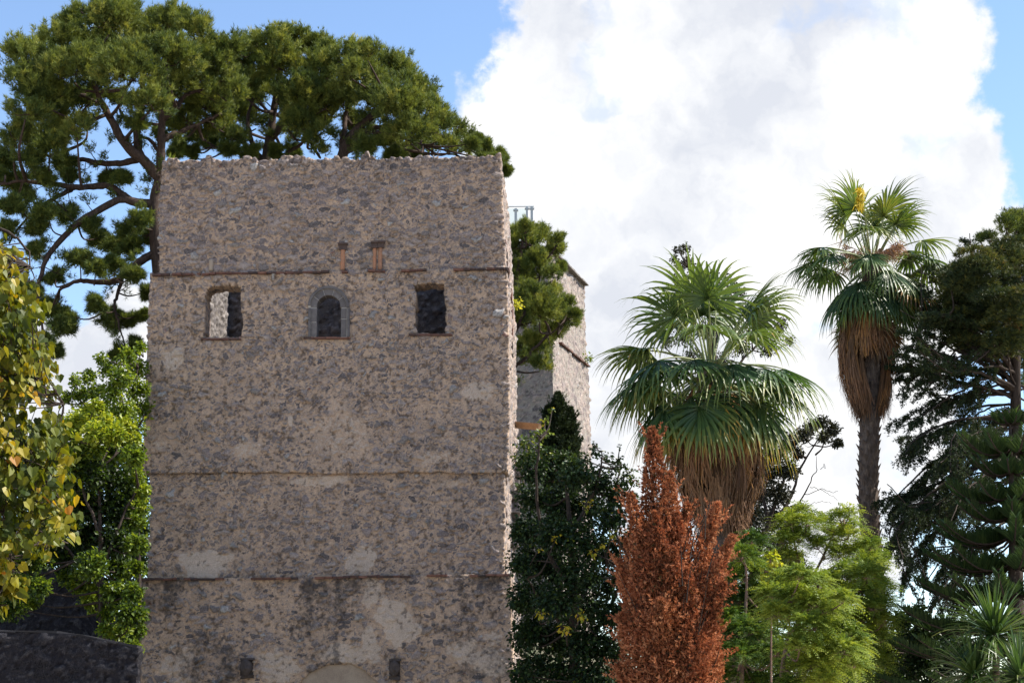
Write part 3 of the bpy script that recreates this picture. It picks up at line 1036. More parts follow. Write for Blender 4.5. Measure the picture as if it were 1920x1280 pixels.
def tufts(R, C, A, n, length, width, spread):
    """n narrow needles fanned round the axis A at each centre C"""
    N = len(C)
    c = np.repeat(C, n, 0)
    a = np.repeat(A, n, 0)
    d = unit(a + spread * R.normal(size=(N * n, 3)))
    wv = unit(np.cross(d, R.normal(size=(N * n, 3)))) * (width * .5)
    L = length * R.uniform(.6, 1.15, (N * n, 1))
    return np.stack([c - wv, c + wv, c + d * L], 1)


def broad(R, C, A, Nn, size, wid=.75, fold=.18, shape='rhomb'):
    """broad leaves: base C, tip direction A, rough normal Nn"""
    N = len(C)
    size = (np.ones(N) * size)[:, None] if np.ndim(size) == 0 else size[:, None]
    A = unit(A)
    S = unit(np.cross(A, Nn))
    M = unit(np.cross(S, A))
    if shape == 'rhomb':
        mid = C + A * size * .45
        l = mid - S * size * wid * .5 + M * size * fold
        r = mid + S * size * wid * .5 + M * size * fold
        return np.stack([C, r, C + A * size, l], 1)
    out = []
    for sg in (-1, 1):
        q = [C, C - A * size * .14 + S * sg * size * .26 + M * size * fold * .5, C + A * size * .22 + S * sg * size * wid * .56 + M * size * fold,
             C + A * size * .62 + S * sg * size * wid * .36 + M * size * fold * .5, C + A * size - M * size * fold * .7]
        out.append(np.stack(q if sg > 0 else q[::-1], 1))
    return np.concatenate(out)


def smooth_path(P, n=24):
    P = np.asarray(P, float)
    if len(P) == 2:
        return P[0] + (P[1] - P[0]) * np.linspace(0, 1, n)[:, None]
    Q = np.vstack([2 * P[0] - P[1], P, 2 * P[-1] - P[-2]])
    out = []
    seg = len(P) - 1
    m = max(2, n // seg)
    for i in range(seg):
        p0, p1, p2, p3 = Q[i:i + 4]
        for t in np.linspace(0, 1, m, endpoint=False):
            out.append(.5 * (2 * p1 + (p2 - p0) * t + (2 * p0 - 5 * p1 + 4 * p2 - p3) * t * t + (3 * p1 - p0 - 3 * p2 + p3) * t ** 3))
    out.append(P[-1])
    return np.array(out)


def limb_path(px, Y0, Y1, n=24):
    ys = np.linspace(Y0, Y1, len(px))
    return smooth_path([W(x, y, Y) for (x, y), Y in zip(px, ys)], n)


class Tree:
    def __init__(s, name, base, label, cat, seed, group=None):
        s.R = np.random.default_rng(seed)
        s.o = thing(name, base, label, cat, group)
        s.L = Leaves()
        s.trunk = MB()
        s.limbs = []
        s.nodes = []
        s.twigs = MB()
        s.base = np.asarray(base, float)

    def stem(s, path, r0, r1, seg=9, rough=.08, power=1.0):
        t = np.linspace(0, 1, len(path)) ** power
        s.trunk.tube(path, r0 + (r1 - r0) * t, seg, rough=rough, rng=s.R)
        s.nodes.append(path[len(path) // 3:])

    def limb(s, path, r0, r1, seg=8, part=False, rough=.1):
        t = np.linspace(0, 1, len(path))
        path = path + np.cumsum(s.R.normal(size=path.shape) * .022, 0)
        if part:
            mb = MB()
            mb.tube(path, r0 + (r1 - r0) * t, seg, rough=rough, rng=s.R)
            s.limbs.append(mb)
        else:
            s.twigs.tube(path, r0 + (r1 - r0) * t, seg, caps=False, rough=rough, rng=s.R)
        s.nodes.append(path[2:])

    def reach(s, P, r0=.05, r1=.015, sag=.12):
        """branch from the nearest limb to P"""
        N = np.concatenate(s.nodes)
        dz = P[2] - N[:, 2]
        dist = np.linalg.norm(N - P, axis=1) + .9 * np.clip(-dz, 0, None)
        q = N[np.argmin(dist)]
        L = np.linalg.norm(P - q)
        mid = (P + q) / 2 + s.R.normal(size=3) * .09 * L + np.array([0, 0, -sag * L])
        path = smooth_path([q, mid, P], 8)
        s.twigs.tube(path, np.linspace(min(r0, .02 + r0 * L / 3), r1, len(path)), 5, caps=False)
        return path

    def finish(s, leafmat, bark, crown='crown', limbname='limb'):
        tr = None
        if s.trunk.n:
            tr = s.trunk.build('trunk', bark, s.o, smooth=True)
        for mb in s.limbs:
            mb.build(limbname, bark, s.o, smooth=True)
        if s.twigs.n:
            s.twigs.build('branches', bark, s.o, smooth=True)
        if s.L.P:
            s.L.build(crown, leafmat, s.o)
        return s.o


def pine_puff(T, C, r, dens=1.0, tone=.5, flat=.78, sub=None, needle=.26):
    """one rounded mass of pine foliage, made of clumps of needle tufts that point up and out"""
    R = T.R
    r = r * 1.22
    n = sub or max(6, int(17 * dens * (r / 1.2) ** 1.3))
    D = rdirs(R, n)
    D[:, 2] = np.where(D[:, 2] < -.35, -D[:, 2], D[:, 2])
    cc = C + D * np.array([1, 1, flat]) * r * R.uniform(.45, .85, (n, 1))
    for k in range(n):
        rr = r * R.uniform(.32, .52)
        nt = int(15 * dens * max(.35, rr / .5) ** 1.4)          # twig ends of this clump, each a spiky bunch
        d0 = rdirs(R, nt)
        d0[:, 2] = np.where(d0[:, 2] < -.45, -d0[:, 2], d0[:, 2])
        q = cc[k] + d0 * rr * R.uniform(.45, 1.22, (nt, 1))
        ta = unit(d0 * .7 + UP * .8 + unit(cc[k] - C) * .4 + R.normal(size=(nt, 3)) * .2)
        ct = tone + R.normal() * .10
        per = 12
        i = np.repeat(np.arange(nt), per)
        s_ = R.uniform(-.16, .14, (nt * per, 1))
        p = q[i] + ta[i] * s_ + R.normal(size=(nt * per, 3)) * .06
        ax = unit(ta[i] + R.normal(size=(nt * per, 3)) * .3)
        tn = np.clip(ct + (R.normal(size=nt) * .13)[i] + R.normal(size=nt * per) * .05, 0, 1)
        T.L.add(tufts(R, p, ax, 6, needle * .85, .026, .42), np.repeat(tn, 6))
    T.reach(C - np.array([0, 0, r * .25]), .09, .03)
    for k in range(0, n, 3):
        T.nodes.append(np.array([C]))
        T.reach(cc[k], .035, .012)
        T.nodes.pop()


def pine_spray(T, C, r, tone=.45, dens=1.5, needle=.26):
    """thin, airy spray of pine twigs with tufts at the twig ends"""
    R = T.R
    N = np.concatenate(T.nodes)
    q = N[np.argmin(np.linalg.norm(N - C, axis=1))]
    T.reach(C, .05, .02)
    out = unit(C - q + np.array([0, 0, -.02]))
    for k in range(int(13 * dens)):
        d = unit(out * .7 + rdirs(R, 1)[0] * .95)
        e = C + d * r * R.uniform(.5, 1.05) * np.array([1, 1, .75])
        path = smooth_path([C, (C + e) / 2 + UP * .05, e], 6)
        T.twigs.tube(path, np.linspace(.014, .006, len(path)), 4, caps=False)
        m = int(34 * dens)
        t = R.uniform(.3, 1, m)
        p = C + (e - C) * t[:, None] + R.normal(size=(m, 3)) * r * .11
        ax = unit(d * .6 + UP * .45 + R.normal(size=(m, 3)) * .4)
        tn = np.clip(tone + R.normal(size=m) * .14, 0, 1)
        T.L.add(tufts(R, p, ax, 7, needle, .026, .5), np.repeat(tn, 7))


def twiggify(T, per_m=1.5, L=1.0, tone=.4):
    """small needle bearing twigs all along the limbs"""
    R = T.R
    for path in list(T.nodes):
        if len(path) < 6:
            continue
        ln = np.linalg.norm(np.diff(path, axis=0), axis=1).sum()
        for t in R.uniform(.12, 1, int(ln * per_m)):
            i = min(int(t * (len(path) - 1)), len(path) - 2)
            q = path[i]
            d = unit(path[i + 1] - path[i])
            dr = unit(d * .5 + rdirs(R, 1)[0] * .9 + UP * R.uniform(-.35, .5))
            l = L * R.uniform(.4, 1.3)
            e = q + dr * l - UP * .12 * l
            pth = smooth_path([q, (q + e) / 2 + rdirs(R, 1)[0] * .08 * l, e], 6)
            T.twigs.tube(pth, np.linspace(.022, .006, len(pth)), 4, caps=False)
            for j in range(2):
                e2 = pth[3] + unit(dr + rdirs(R, 1)[0] * .9) * l * .5
                T.twigs.tube(np.array([pth[3], e2]), [.009, .005], 4, caps=False)
                m = 12
                p = pth[3] + (e2 - pth[3]) * R.uniform(.4, 1.1, (m, 1)) + R.normal(size=(m, 3)) * .07
                T.L.add(tufts(R, p, unit(dr * .6 + UP * .4 + R.normal(size=(m, 3)) * .4), 6, .24, .024, .5), np.repeat(np.clip(tone + R.normal(size=m) * .12, 0, 1), 6))
            m = 16
            p = q + (e - q) * R.uniform(.45, 1.05, (m, 1)) + R.normal(size=(m, 3)) * .07
            T.L.add(tufts(R, p, unit(dr * .6 + UP * .45 + R.normal(size=(m, 3)) * .4), 6, .24, .024, .5), np.repeat(np.clip(tone + R.normal(size=m) * .12, 0, 1), 6))


def leaf_puff(T, C, r, n, size, tone=.5, tsd=.15, flat=.85, shell=.5, wid=.75, hang=.4, shape='rhomb', fold=.18, twig=True, facing=.8):
    R = T.R
    d = rdirs(R, n)
    p = C + d * np.array([1, 1, flat]) * r * (shell + (1 - shell) * R.uniform(0, 1, (n, 1))) * R.uniform(.75, 1.12, (n, 1))
    ax = unit(d * .6 - UP * hang + R.normal(size=(n, 3)) * .5)
    nn = unit(UP * facing + d * .5 + R.normal(size=(n, 3)) * .45)
    V = broad(R, p, ax, nn, size * R.uniform(.6, 1.2, n), wid, fold, shape)
    rn = np.clip(tone + R.normal(size=n) * tsd, 0, 1)
    T.L.add(V, np.concatenate([rn, rn]) if shape != 'rhomb' else rn)
    if twig and T.nodes:
        T.reach(C, .045, .012)
        for k in range(0, min(n, 60), 12):
            T.nodes.append(np.array([C]))
            T.reach(p[k], .014, .005, .05)
            T.nodes.pop()


def feather(T, C, out, L, tone, npair=9, leaf=.10, lw=.026):
    """drooping feathery compound leaves: vectorised over the fronds"""
    R = T.R
    N = len(C)
    side = unit(np.cross(out, UP) + R.normal(size=(N, 3)) * .15)
    for i in range(npair):
        t = (i + 1) / npair
        q = C + out * (L * t)[:, None] - UP * (L * .55 * t * t)[:, None]
        dr = unit(out - UP * 1.1 * t)
        ln = leaf * (1.15 - .75 * t) * R.uniform(.8, 1.2, N)
        for sg in (-1, 1):
            tip = unit(side * sg + dr * .55 - UP * .2 + R.normal(size=(N, 3)) * .12)
            w_ = dr * lw * .5
            e = q + tip * ln[:, None]
            m_ = q + tip * ln[:, None] * .5
            T.L.add(np.stack([q, m_ + w_, e, m_ - w_], 1), tone + R.normal(size=N) * .05)


def feather_puff(T, C, r, n, tone=.5, L=.5, leaf=.10, flat=.8, lw=.026):
    R = T.R
    d = rdirs(R, n)
    d[:, 2] = np.where(d[:, 2] < -.3, -d[:, 2], d[:, 2])
    p = C + d * np.array([1, 1, flat]) * r * R.uniform(.3, .95, (n, 1))
    out = unit(d * .9 + UP * .35 + R.normal(size=(n, 3)) * .3)
    feather(T, p, out, L * R.uniform(.6, 1.2, n), np.clip(tone + R.normal(size=n) * .12, 0, 1), leaf=leaf, lw=lw)
    T.reach(C, .03, .01)
    for k in range(0, n, 14):
        T.nodes.append(np.array([C]))
        T.reach(p[k], .012, .004, .05)
        T.nodes.pop()


M_PINE = leaf_mat('pine_needles', [(0, (0.03, 0.055, 0.022)), (.3, (0.072, 0.105, 0.03)), (.6, (0.165, 0.20, 0.044)), (1, (0.33, 0.33, 0.08))], .34, .6, .2)
M_PINEBLUE = leaf_mat('blue_pine_needles', [(0, (0.02, 0.045, 0.03)), (.6, (0.05, 0.085, 0.05)), (1, (0.09, 0.12, 0.06))], .25, .6, .2)
M_BARK = bark_mat('pine_bark', (0.02, 0.014, 0.012), (0.055, 0.038, 0.031), (0.11, 0.078, 0.062))
M_BARKDARK = bark_mat('dark_bark', (0.018, 0.014, 0.012), (0.045, 0.034, 0.028), (0.08, 0.06, 0.05))
M_BARKPINK = bark_mat('pinkish_bark', (0.11, 0.07, 0.055), (0.19, 0.125, 0.10), (0.27, 0.18, 0.15))

# ---------------------------------------------------------------- the pines behind the tower


def at(px, py, Y):
    return W(px, py, Y)


def pine(name, label, Y0, trunk, r_trunk, limbs, puffs, sprays, seed, dens=1.0, yspread=3.2, tone=.5, scale=1.0):
    g = W(trunk[0][0], trunk[0][1], Y0)
    gz = float(ground_height(np.array([g[0]]), np.array([Y0]))[0])
    T = Tree(name, (g[0], Y0, gz), label, 'tree', seed)
    P = limb_path(trunk, Y0, Y0, 40)
    P = np.vstack([[P[0][0], Y0, gz - .3], P])
    T.stem(P, r_trunk, r_trunk * .3, 12)
    for (pts, y1, r0) in limbs:
        T.limb(limb_path(pts, Y0, Y0 + y1, 30), r0, r0 * .3, 9, part=True)
    twiggify(T, 1.6, 1.0, tone - .12)
    k = FPX / Y0
    for q in puffs:
        x, y, r = q[:3]
        dy = q[3] if len(q) > 3 else T.R.uniform(-yspread, yspread)
        pine_puff(T, at(x, y, Y0 + dy), r / k * scale, dens, tone)
    for q in sprays:
        x, y, r = q[:3]
        pine_spray(T, at(x, y, Y0 + T.R.uniform(-2.2, 2.2)), r / k, tone - .12)
    T.finish(M_PINE, M_BARK)
    return T


pine('pine_tree', 'tall pine with bare arching limbs left of the stone tower and a rounded crown above', 66,
     [(316, 1200), (308, 800), (301, 560), (293, 450), (291, 380), (300, 330), (302, 280), (304, 220), (312, 140)], .36,
     [([(298, 335), (270, 302), (235, 270), (205, 225), (186, 190), (170, 150), (150, 100)], -1.5, .24),
      ([(263, 295), (258, 250), (260, 210), (262, 160), (250, 90)], .8, .2),
      ([(291, 385), (255, 378), (220, 376), (175, 398), (130, 430), (97, 465), (79, 500), (72, 545), (78, 605)], -2.0, .19),
      ([(243, 377), (210, 356), (170, 354), (135, 352), (90, 346), (50, 340), (8, 346)], -1.0, .17),
      ([(140, 352), (112, 368), (80, 385), (50, 412), (18, 458)], -1.5, .11),
      ([(298, 470), (268, 490), (240, 512), (215, 525), (175, 520), (145, 521), (118, 537)], -1.0, .19),
      ([(230, 522), (222, 560), (218, 590), (222, 620), (234, 655)], -.8, .08),
      ([(262, 296), (220, 305), (180, 300), (150, 295), (105, 284), (55, 270)], 1.5, .15),
      ([(300, 262), (330, 248), (375, 236), (420, 212)], 1.5, .15),
      ([(303, 225), (340, 182), (395, 150)], -.5, .13),
      ([(186, 195), (150, 180), (100, 165), (50, 150)], -1.0, .1),
      ([(302, 290), (285, 268), (262, 262), (240, 240)], 1.0, .09)],
     [(62, 120, 46), (32, 150, 28), (112, 92, 46), (150, 52, 40), (152, 18, 15), (205, 52, 48), (242, 34, 42), (275, 75, 48), (322, 58, 44), (365, 62, 34), (388, 92, 30),
      (200, 112, 52), (140, 140, 52, -2.5), (80, 185, 46, -2), (238, 150, 50, -4), (282, 196, 40, -4), (258, 118, 40, -3.5), (312, 122, 52), (372, 128, 46), (332, 178, 42, 1),
      (402, 150, 40), (388, 205, 40, 1.5), (150, 205, 36), (100, 232, 40), (48, 215, 30), (28, 262, 30), (145, 250, 26), (420, 105, 34), (425, 180, 36), (348, 226, 30, 2), (75, 262, 32), (180, 170, 40, 1), (420, 240, 30, 2.5), (320, 215, 30, 3), (372, 200, 34, 3), (345, 250, 24, 3), (385, 255, 26, 3), (330, 150, 36, 2.5), (110, 255, 30, 2), (40, 245, 28, 2), (165, 232, 26, 3), (25, 285, 26, 2), (90, 195, 36, 2), (225, 195, 22, 3.5), (60, 155, 36, 2), (410, 205, 30, 2)],
     [(20, 300, 38), (55, 305, 40), (95, 275, 42), (125, 305, 34), (40, 335, 36), (10, 330, 30), (200, 325, 26), (225, 338, 24), (258, 235, 26), (90, 405, 36), (125, 395, 34), (60, 425, 30), (28, 390, 34), (165, 415, 26), (190, 445, 32),
      (218, 452, 42), (246, 432, 38), (268, 415, 32), (150, 490, 36), (105, 520, 26), (60, 545, 22), (95, 572, 40), (112, 612, 34), (85, 635, 28), (130, 590, 24), (104, 655, 18), (188, 572, 28), (212, 596, 32), (238, 596, 22),
      (252, 515, 26), (272, 548, 20), (180, 505, 26), (226, 662, 20), (246, 650, 22), (265, 590, 14), (285, 440, 26), (70, 470, 20), (20, 430, 22), (45, 365, 24), (215, 500, 26), (250, 470, 30), (85, 335, 24), (130, 335, 20)],
     101)
pine('pine_tree', 'pine rising behind the middle of the tower with forked dark limbs under its crown', 73,
     [(500, 1200), (500, 700), (502, 400), (500, 300), (508, 245), (516, 190), (530, 110)], .34,
     [([(498, 330), (470, 290), (445, 245), (420, 190)], 1.5, .16), ([(499, 345), (462, 305), (430, 280), (400, 268)], -1.0, .13), ([(504, 265), (540, 215), (585, 160)], -1, .16),
      ([(500, 310), (478, 270), (470, 225), (480, 150)], 0.5, .15), ([(501, 300), (540, 280), (575, 262), (610, 230)], -2, .12)],
     [(452, 106, 38), (500, 88, 34), (545, 86, 38), (534, 62, 15), (478, 140, 42), (530, 132, 46), (590, 106, 38), (618, 98, 22), (600, 150, 46, -2), (560, 192, 46, -3), (610, 205, 40, -3), (500, 182, 36, 0), (448, 215, 32, 2),
      (632, 178, 28), (575, 240, 34, -3), (604, 262, 26, -3), (455, 165, 36), (540, 235, 26, -2), (598, 285, 14, -3), (410, 215, 28), (480, 235, 26, 3), (440, 262, 22, 3), (520, 250, 22, 3), (560, 262, 22, 2.5), (405, 262, 22, 3), (600, 235, 26, 2.5), (470, 190, 34, 2.5), (535, 195, 34, 2.5)],
     [(470, 285, 22), (430, 280, 24), (395, 265, 22), (520, 285, 18), (548, 280, 20), (345, 270, 24), (330, 285, 18), (370, 250, 26), (365, 285, 18), (440, 255, 26), (310, 250, 26), (320, 225, 22)], 102)
pine('pine_tree', 'pine with an arching crown behind the right half of the tower top', 70,
     [(610, 1200), (610, 700), (618, 400), (640, 300), (664, 250), (702, 214), (762, 160)], .36,
     [([(645, 290), (690, 255), (740, 258), (800, 278)], -1, .13), ([(658, 262), (715, 236), (785, 240), (850, 262)], .5, .13), ([(640, 300), (655, 220), (660, 130)], 1.5, .14), ([(650, 282), (720, 270), (780, 285), (860, 292)], 1.5, .12),
      ([(690, 225), (740, 200), (800, 205)], -1.5, .1)],
     [(655, 112, 32), (690, 106, 28), (722, 128, 34), (680, 150, 42), (742, 152, 40), (702, 188, 40), (765, 176, 38), (792, 186, 30), (748, 215, 44, -3), (800, 222, 36), (820, 240, 26), (770, 258, 38, -3), (812, 272, 30), (852, 236, 22),
      (866, 262, 24), (645, 185, 30), (845, 280, 24), (660, 140, 30), (880, 288, 18), (806, 196, 16), (690, 235, 28, 3), (720, 262, 24, 3), (660, 235, 24, 3), (780, 285, 22, 2.5), (745, 283, 20, 3), (670, 190, 30, 2.5), (655, 268, 20, 3)],
     [(905, 278, 24), (935, 292, 20), (944, 318, 14), (920, 300, 22), (690, 270, 26), (720, 255, 24), (740, 285, 22), (780, 292, 20), (880, 270, 20), (895, 262, 14), (660, 225, 24)], 103)
pine('pine_tree', 'bushy pine squeezed between the front tower and the rear tower', 80,
     [(948, 1120), (950, 900), (955, 700), (965, 560), (982, 440)], .22,
     [([(958, 640), (990, 560), (1020, 480)], 0, .1), ([(955, 700), (1000, 650), (1050, 600)], -1, .1)],
     [(985, 438, 22), (1012, 452, 32), (975, 470, 34), (1036, 474, 26), (1000, 510, 36), (972, 530, 30), (1036, 520, 20), (1042, 562, 28), (1012, 592, 40, -2), (1056, 602, 30), (980, 606, 32), (1040, 636, 32), (1000, 656, 36), (1012, 690, 20), (975, 676, 26), (1068, 572, 14), (990, 560, 30, -2), (962, 446, 22), (1045, 455, 14)],
     [(1050, 500, 12), (1076, 590, 12)], 104, yspread=1.8, tone=.52)
# ---------------------------------------------------------------- rear tower with its viewing platform
TH2 = math.radians(16)
UB = np.array([math.cos(TH2), -math.sin(TH2), 0])
DB = np.array([math.sin(TH2), math.cos(TH2), 0])
cR = W(1031, 700, 95.0)
O_B = np.array([cR[0], 95.0, 0])
zTopB = float(W(1031, 468, 95.0)[2])
rear = thing('rear_tower', O_B - UB * 4 + DB * 4, 'pale stone tower far behind the front one, its narrow right wall in sunshine', 'tower')


def part_np(name, tup, mat, parent):
    V, F, A = tup
    return link(name, np_mesh(name, V, F, A, True), mat, parent)


part_np('main_wall', wall_block(O_B, UB, DB, lambda z: np.zeros_like(np.asarray(z, float)) - 9.0, lambda z: np.interp(z, [0, zTopB - 5.2, zTopB - 5.15, zTopB], [.55, .12, .0, -.12]), 0.0, 8.9, 0.0, zTopB, .11, 61, .8, .7, 1.3, .05), M_REAR, rear)
mb = MB()
axB = np.array([UB, DB, [0, 0, 1.0]])
for k in range(22):
    mb.box(O_B + UB * (-.05) + DB * (.2 + k * .405) + UP * (zTopB + .07), (.5, .42, .10), axB, .02, rng, rng.uniform(-.2, .6))
for k in range(20):
    mb.box(O_B + UB * (-.3 - k * .45) + DB * .0 + UP * (zTopB + .07), (.46, .5, .10), axB, .02, rng, rng.uniform(-.2, .6))
mb.build('roof_edge', simple_mat('coping_stone', [(.2, (0.09, 0.08, 0.075)), (.7, (0.2, 0.175, 0.16))], 5), rear)
mb = MB()
for k in range(16):
    mb.box(O_B + UB * .12 + DB * (2.0 + k * .44) + UP * (zTopB - 5.15), (.32, .44, .09), axB, .02, rng, rng.uniform(-.2, .6))
mb.build('stone_ledge', M_BRICK, rear)
# glass and steel platform on the roof
plat = thing('viewing_platform', O_B - UB * 3 + DB * 3 + UP * zTopB, 'slim steel and glass viewing platform showing above the pine on the rear tower', 'platform')
M_GLASS = bpy.data.materials.new('clear_glass')
M_GLASS.use_nodes = True
tg = NT(M_GLASS.node_tree)
gb = tg.node('ShaderNodeBsdfPrincipled')
gb.inputs['Base Color'].default_value = (.82, .9, .88, 1)
gb.inputs['Transmission Weight'].default_value = 1.0
gb.inputs['Roughness'].default_value = .02
gb.inputs['IOR'].default_value = 1.45
tg.link(gb.outputs[0], tg.node('ShaderNodeOutputMaterial').inputs[0])
YP = 98.0
for (x, wpx) in ((967, 5), (988, 4), (997, 5)):
    mb = MB()
    zt_ = W(x, 388 if x > 980 else 391, YP)[2]
    c_ = W(x, 388, YP)
    mb.box((c_[0], YP, (zt_ + zTopB) / 2), (wpx / 32.6, .14, zt_ - zTopB), None)
    mb.box((c_[0], YP, zt_ - .12), (wpx / 32.6 + .14, .2, .08), None)
    mb.build('steel_post', M_STEEL, plat)
mb = MB()
a_, b_, c_ = W(948, 387.5, YP), W(1001, 387.0, YP), W(1016, 408, YP)
mb.tube([a_, b_], [.035, .035], 6)
mb.tube([b_, c_, [c_[0], YP, zTopB]], [.018, .018, .018], 5)
mb.build('top_rail', M_STEEL, plat)
g0, g1 = W(948, 389, YP), W(986, 389, YP)
mb = MB()
mb.box(((g0[0] + g1[0]) / 2, YP + .08, (g0[2] + zTopB) / 2), (g1[0] - g0[0], .03, g0[2] - zTopB - .1))
mb.build('glass_panel', M_GLASS, plat)

# ---------------------------------------------------------------- dark garden walls at lower left
def px_wall(name, label, Y, top, th, seed, mat):
    P = np.array([W(x, y, Y) for x, y in top])
    x0, x1 = P[0][0], P[-1][0]
    org = np.array([0, Y, 0.0])
    zt_ = P[:, 2].max()
    V, F, A = wall_block(org, np.array([1.0, 0, 0]), np.array([0, 1.0, 0]), lambda z: np.zeros_like(np.asarray(z, float)) + x0, lambda z: np.zeros_like(np.asarray(z, float)) + x1, 0, th, 0, zt_, .08, seed, .9, .8, 1.0, 0)
    cut = np.interp(V[:, 0], P[:, 0], P[:, 2])
    V[:, 2] = V[:, 2] * cut / zt_
    tt = thing(name, ((x0 + x1) / 2, Y + th / 2, 0), label, 'wall')
    o = link('masonry', np_mesh('masonry', V, F, A, True), mat, tt)
    mb = MB()
    n = int((x1 - x0) / .55)
    xs = np.linspace(x0, x1, n + 1)
    for i in range(n):
        za, zb_ = np.interp([xs[i], xs[i + 1]], P[:, 0], P[:, 2])
        sl_ = unit(np.array([xs[i + 1] - xs[i], 0, zb_ - za]))
        mb.box(((xs[i] + xs[i + 1]) / 2, Y + th / 2, (za + zb_) / 2 + .03), ((xs[i + 1] - xs[i]) * .98, th + .06, .06), [sl_, [0, 1, 0], np.cross(sl_, [0, 1, 0])], .015, rng, rng.uniform(-.3, .6))
    mb.build('coping', M_DARKCOPE, tt)


M_DARKCOPE = simple_mat('tree_shaded_coping', [(.2, (0.012, 0.012, 0.015)), (.7, (0.034, 0.032, 0.035))], 6)  # coping colour carries the same painted tree shade as its wall
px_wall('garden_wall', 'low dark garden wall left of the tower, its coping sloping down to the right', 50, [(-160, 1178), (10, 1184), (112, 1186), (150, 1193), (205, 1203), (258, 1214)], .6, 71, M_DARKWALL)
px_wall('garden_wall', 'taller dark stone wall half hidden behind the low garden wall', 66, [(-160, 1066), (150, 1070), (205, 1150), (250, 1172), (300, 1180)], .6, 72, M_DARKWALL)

# ---------------------------------------------------------------- fan palms
M_PALM = leaf_mat('palm_frond', [(0, (0.018, 0.048, 0.032)), (.22, (0.045, 0.092, 0.036)), (.42, (0.10, 0.15, 0.035)), (.56, (0.19, 0.20, 0.045)), (.66, (0.42, 0.23, 0.04)), (.76, (0.30, 0.13, 0.04)), (.88, (0.15, 0.085, 0.052)), (1, (0.22, 0.15, 0.10))], .34, .42, .45, (1.25, 1.2, .5))
M_SKIRT = leaf_mat('dry_palm_thatch', [(0, (0.06, 0.036, 0.026)), (.3, (0.14, 0.082, 0.052)), (.6, (0.23, 0.135, 0.085)), (.85, (0.31, 0.17, 0.09)), (1, (0.40, 0.21, 0.08))], .22, .8, .1, (1.2, 1.0, .7))
M_PALMBARK = bark_mat('palm_trunk_bark', (0.035, 0.026, 0.022), (0.10, 0.075, 0.062), (0.19, 0.15, 0.125))
M_PETIOLE = simple_mat('palm_leafstalk', [(.2, (0.10, 0.13, 0.05)), (.6, (0.22, 0.25, 0.10)), (.95, (0.30, 0.20, 0.09))], 5, rough=.45, bump=.002)


def frond(R, P, az, el, plen, blen, tone, tip, droop=1.0, curve=.5, nseg=27, width=.05, half=114):
    """costapalmate fan leaf: stalk plus pleated blade whose segment tips hang. returns stalk path, blade quads, tones"""
    d = np.array([math.cos(az) * math.cos(el), math.sin(az) * math.cos(el), math.sin(el)])
    path = [P]
    q = P.copy()
    for k in range(8):
        q = q + d * plen / 8
        d = unit(d - UP * curve * .10)
        path.append(q.copy())
    E = q
    T = d
    S = np.cross(T, UP)
    if np.linalg.norm(S) < .12:
        S = np.array([-math.sin(az), math.cos(az), 0])
    S = unit(S + R.normal(size=3) * .12)
    Nn = unit(np.cross(S, T))
    ns = 8
    out, rn = [], []
    phis = np.radians(np.linspace(-half, half, nseg))
    dphi = abs(phis[1] - phis[0])
    L = blen * (.66 + .34 * np.cos(phis * .75)) * R.uniform(.9, 1.06, nseg)
    dirs = np.cos(phis)[:, None] * T + np.sin(phis)[:, None] * S
    dirs = unit(dirs - Nn * (.28 * np.sin(phis) ** 2)[:, None] + R.normal(size=(nseg, 3)) * .03)
    side = unit(np.cross(dirs, Nn))
    pos = np.repeat(E[None], nseg, 0)
    cur = dirs.copy()
    prev = None
    limp = R.uniform(.7, 1.4, nseg)[:, None]
    for k in range(ns + 1):
        s = k / ns
        w_ = np.minimum(s * L * dphi * .98 + .004, width) * (1 - max(0, s - .40) / .60) ** 1.2 + .004
        wv = side * (w_ / 2)[:, None]
        row = (pos - wv + Nn * .012 * (1 - s), pos - Nn * .010 * (1 - s), pos + wv + Nn * .012 * (1 - s))
        if prev is not None:
            out.append(np.stack([prev[0], prev[1], row[1], row[0]], 1))
            out.append(np.stack([prev[1], prev[2], row[2], row[1]], 1))
            tn = tone + (tip - tone) * smooth01(np.array([s]), .38, .95)[0] + R.normal(size=nseg) * .03
            rn += [np.clip(tn, 0, 1)] * 2
        prev = row
        cur = unit(cur - UP * (droop * (.10 + 1.9 * max(0, s - .32)) / ns * 3.4) * limp)
        pos = pos + cur * (L / ns)[:, None]
    return np.array(path), np.concatenate(out), np.concatenate(rn)


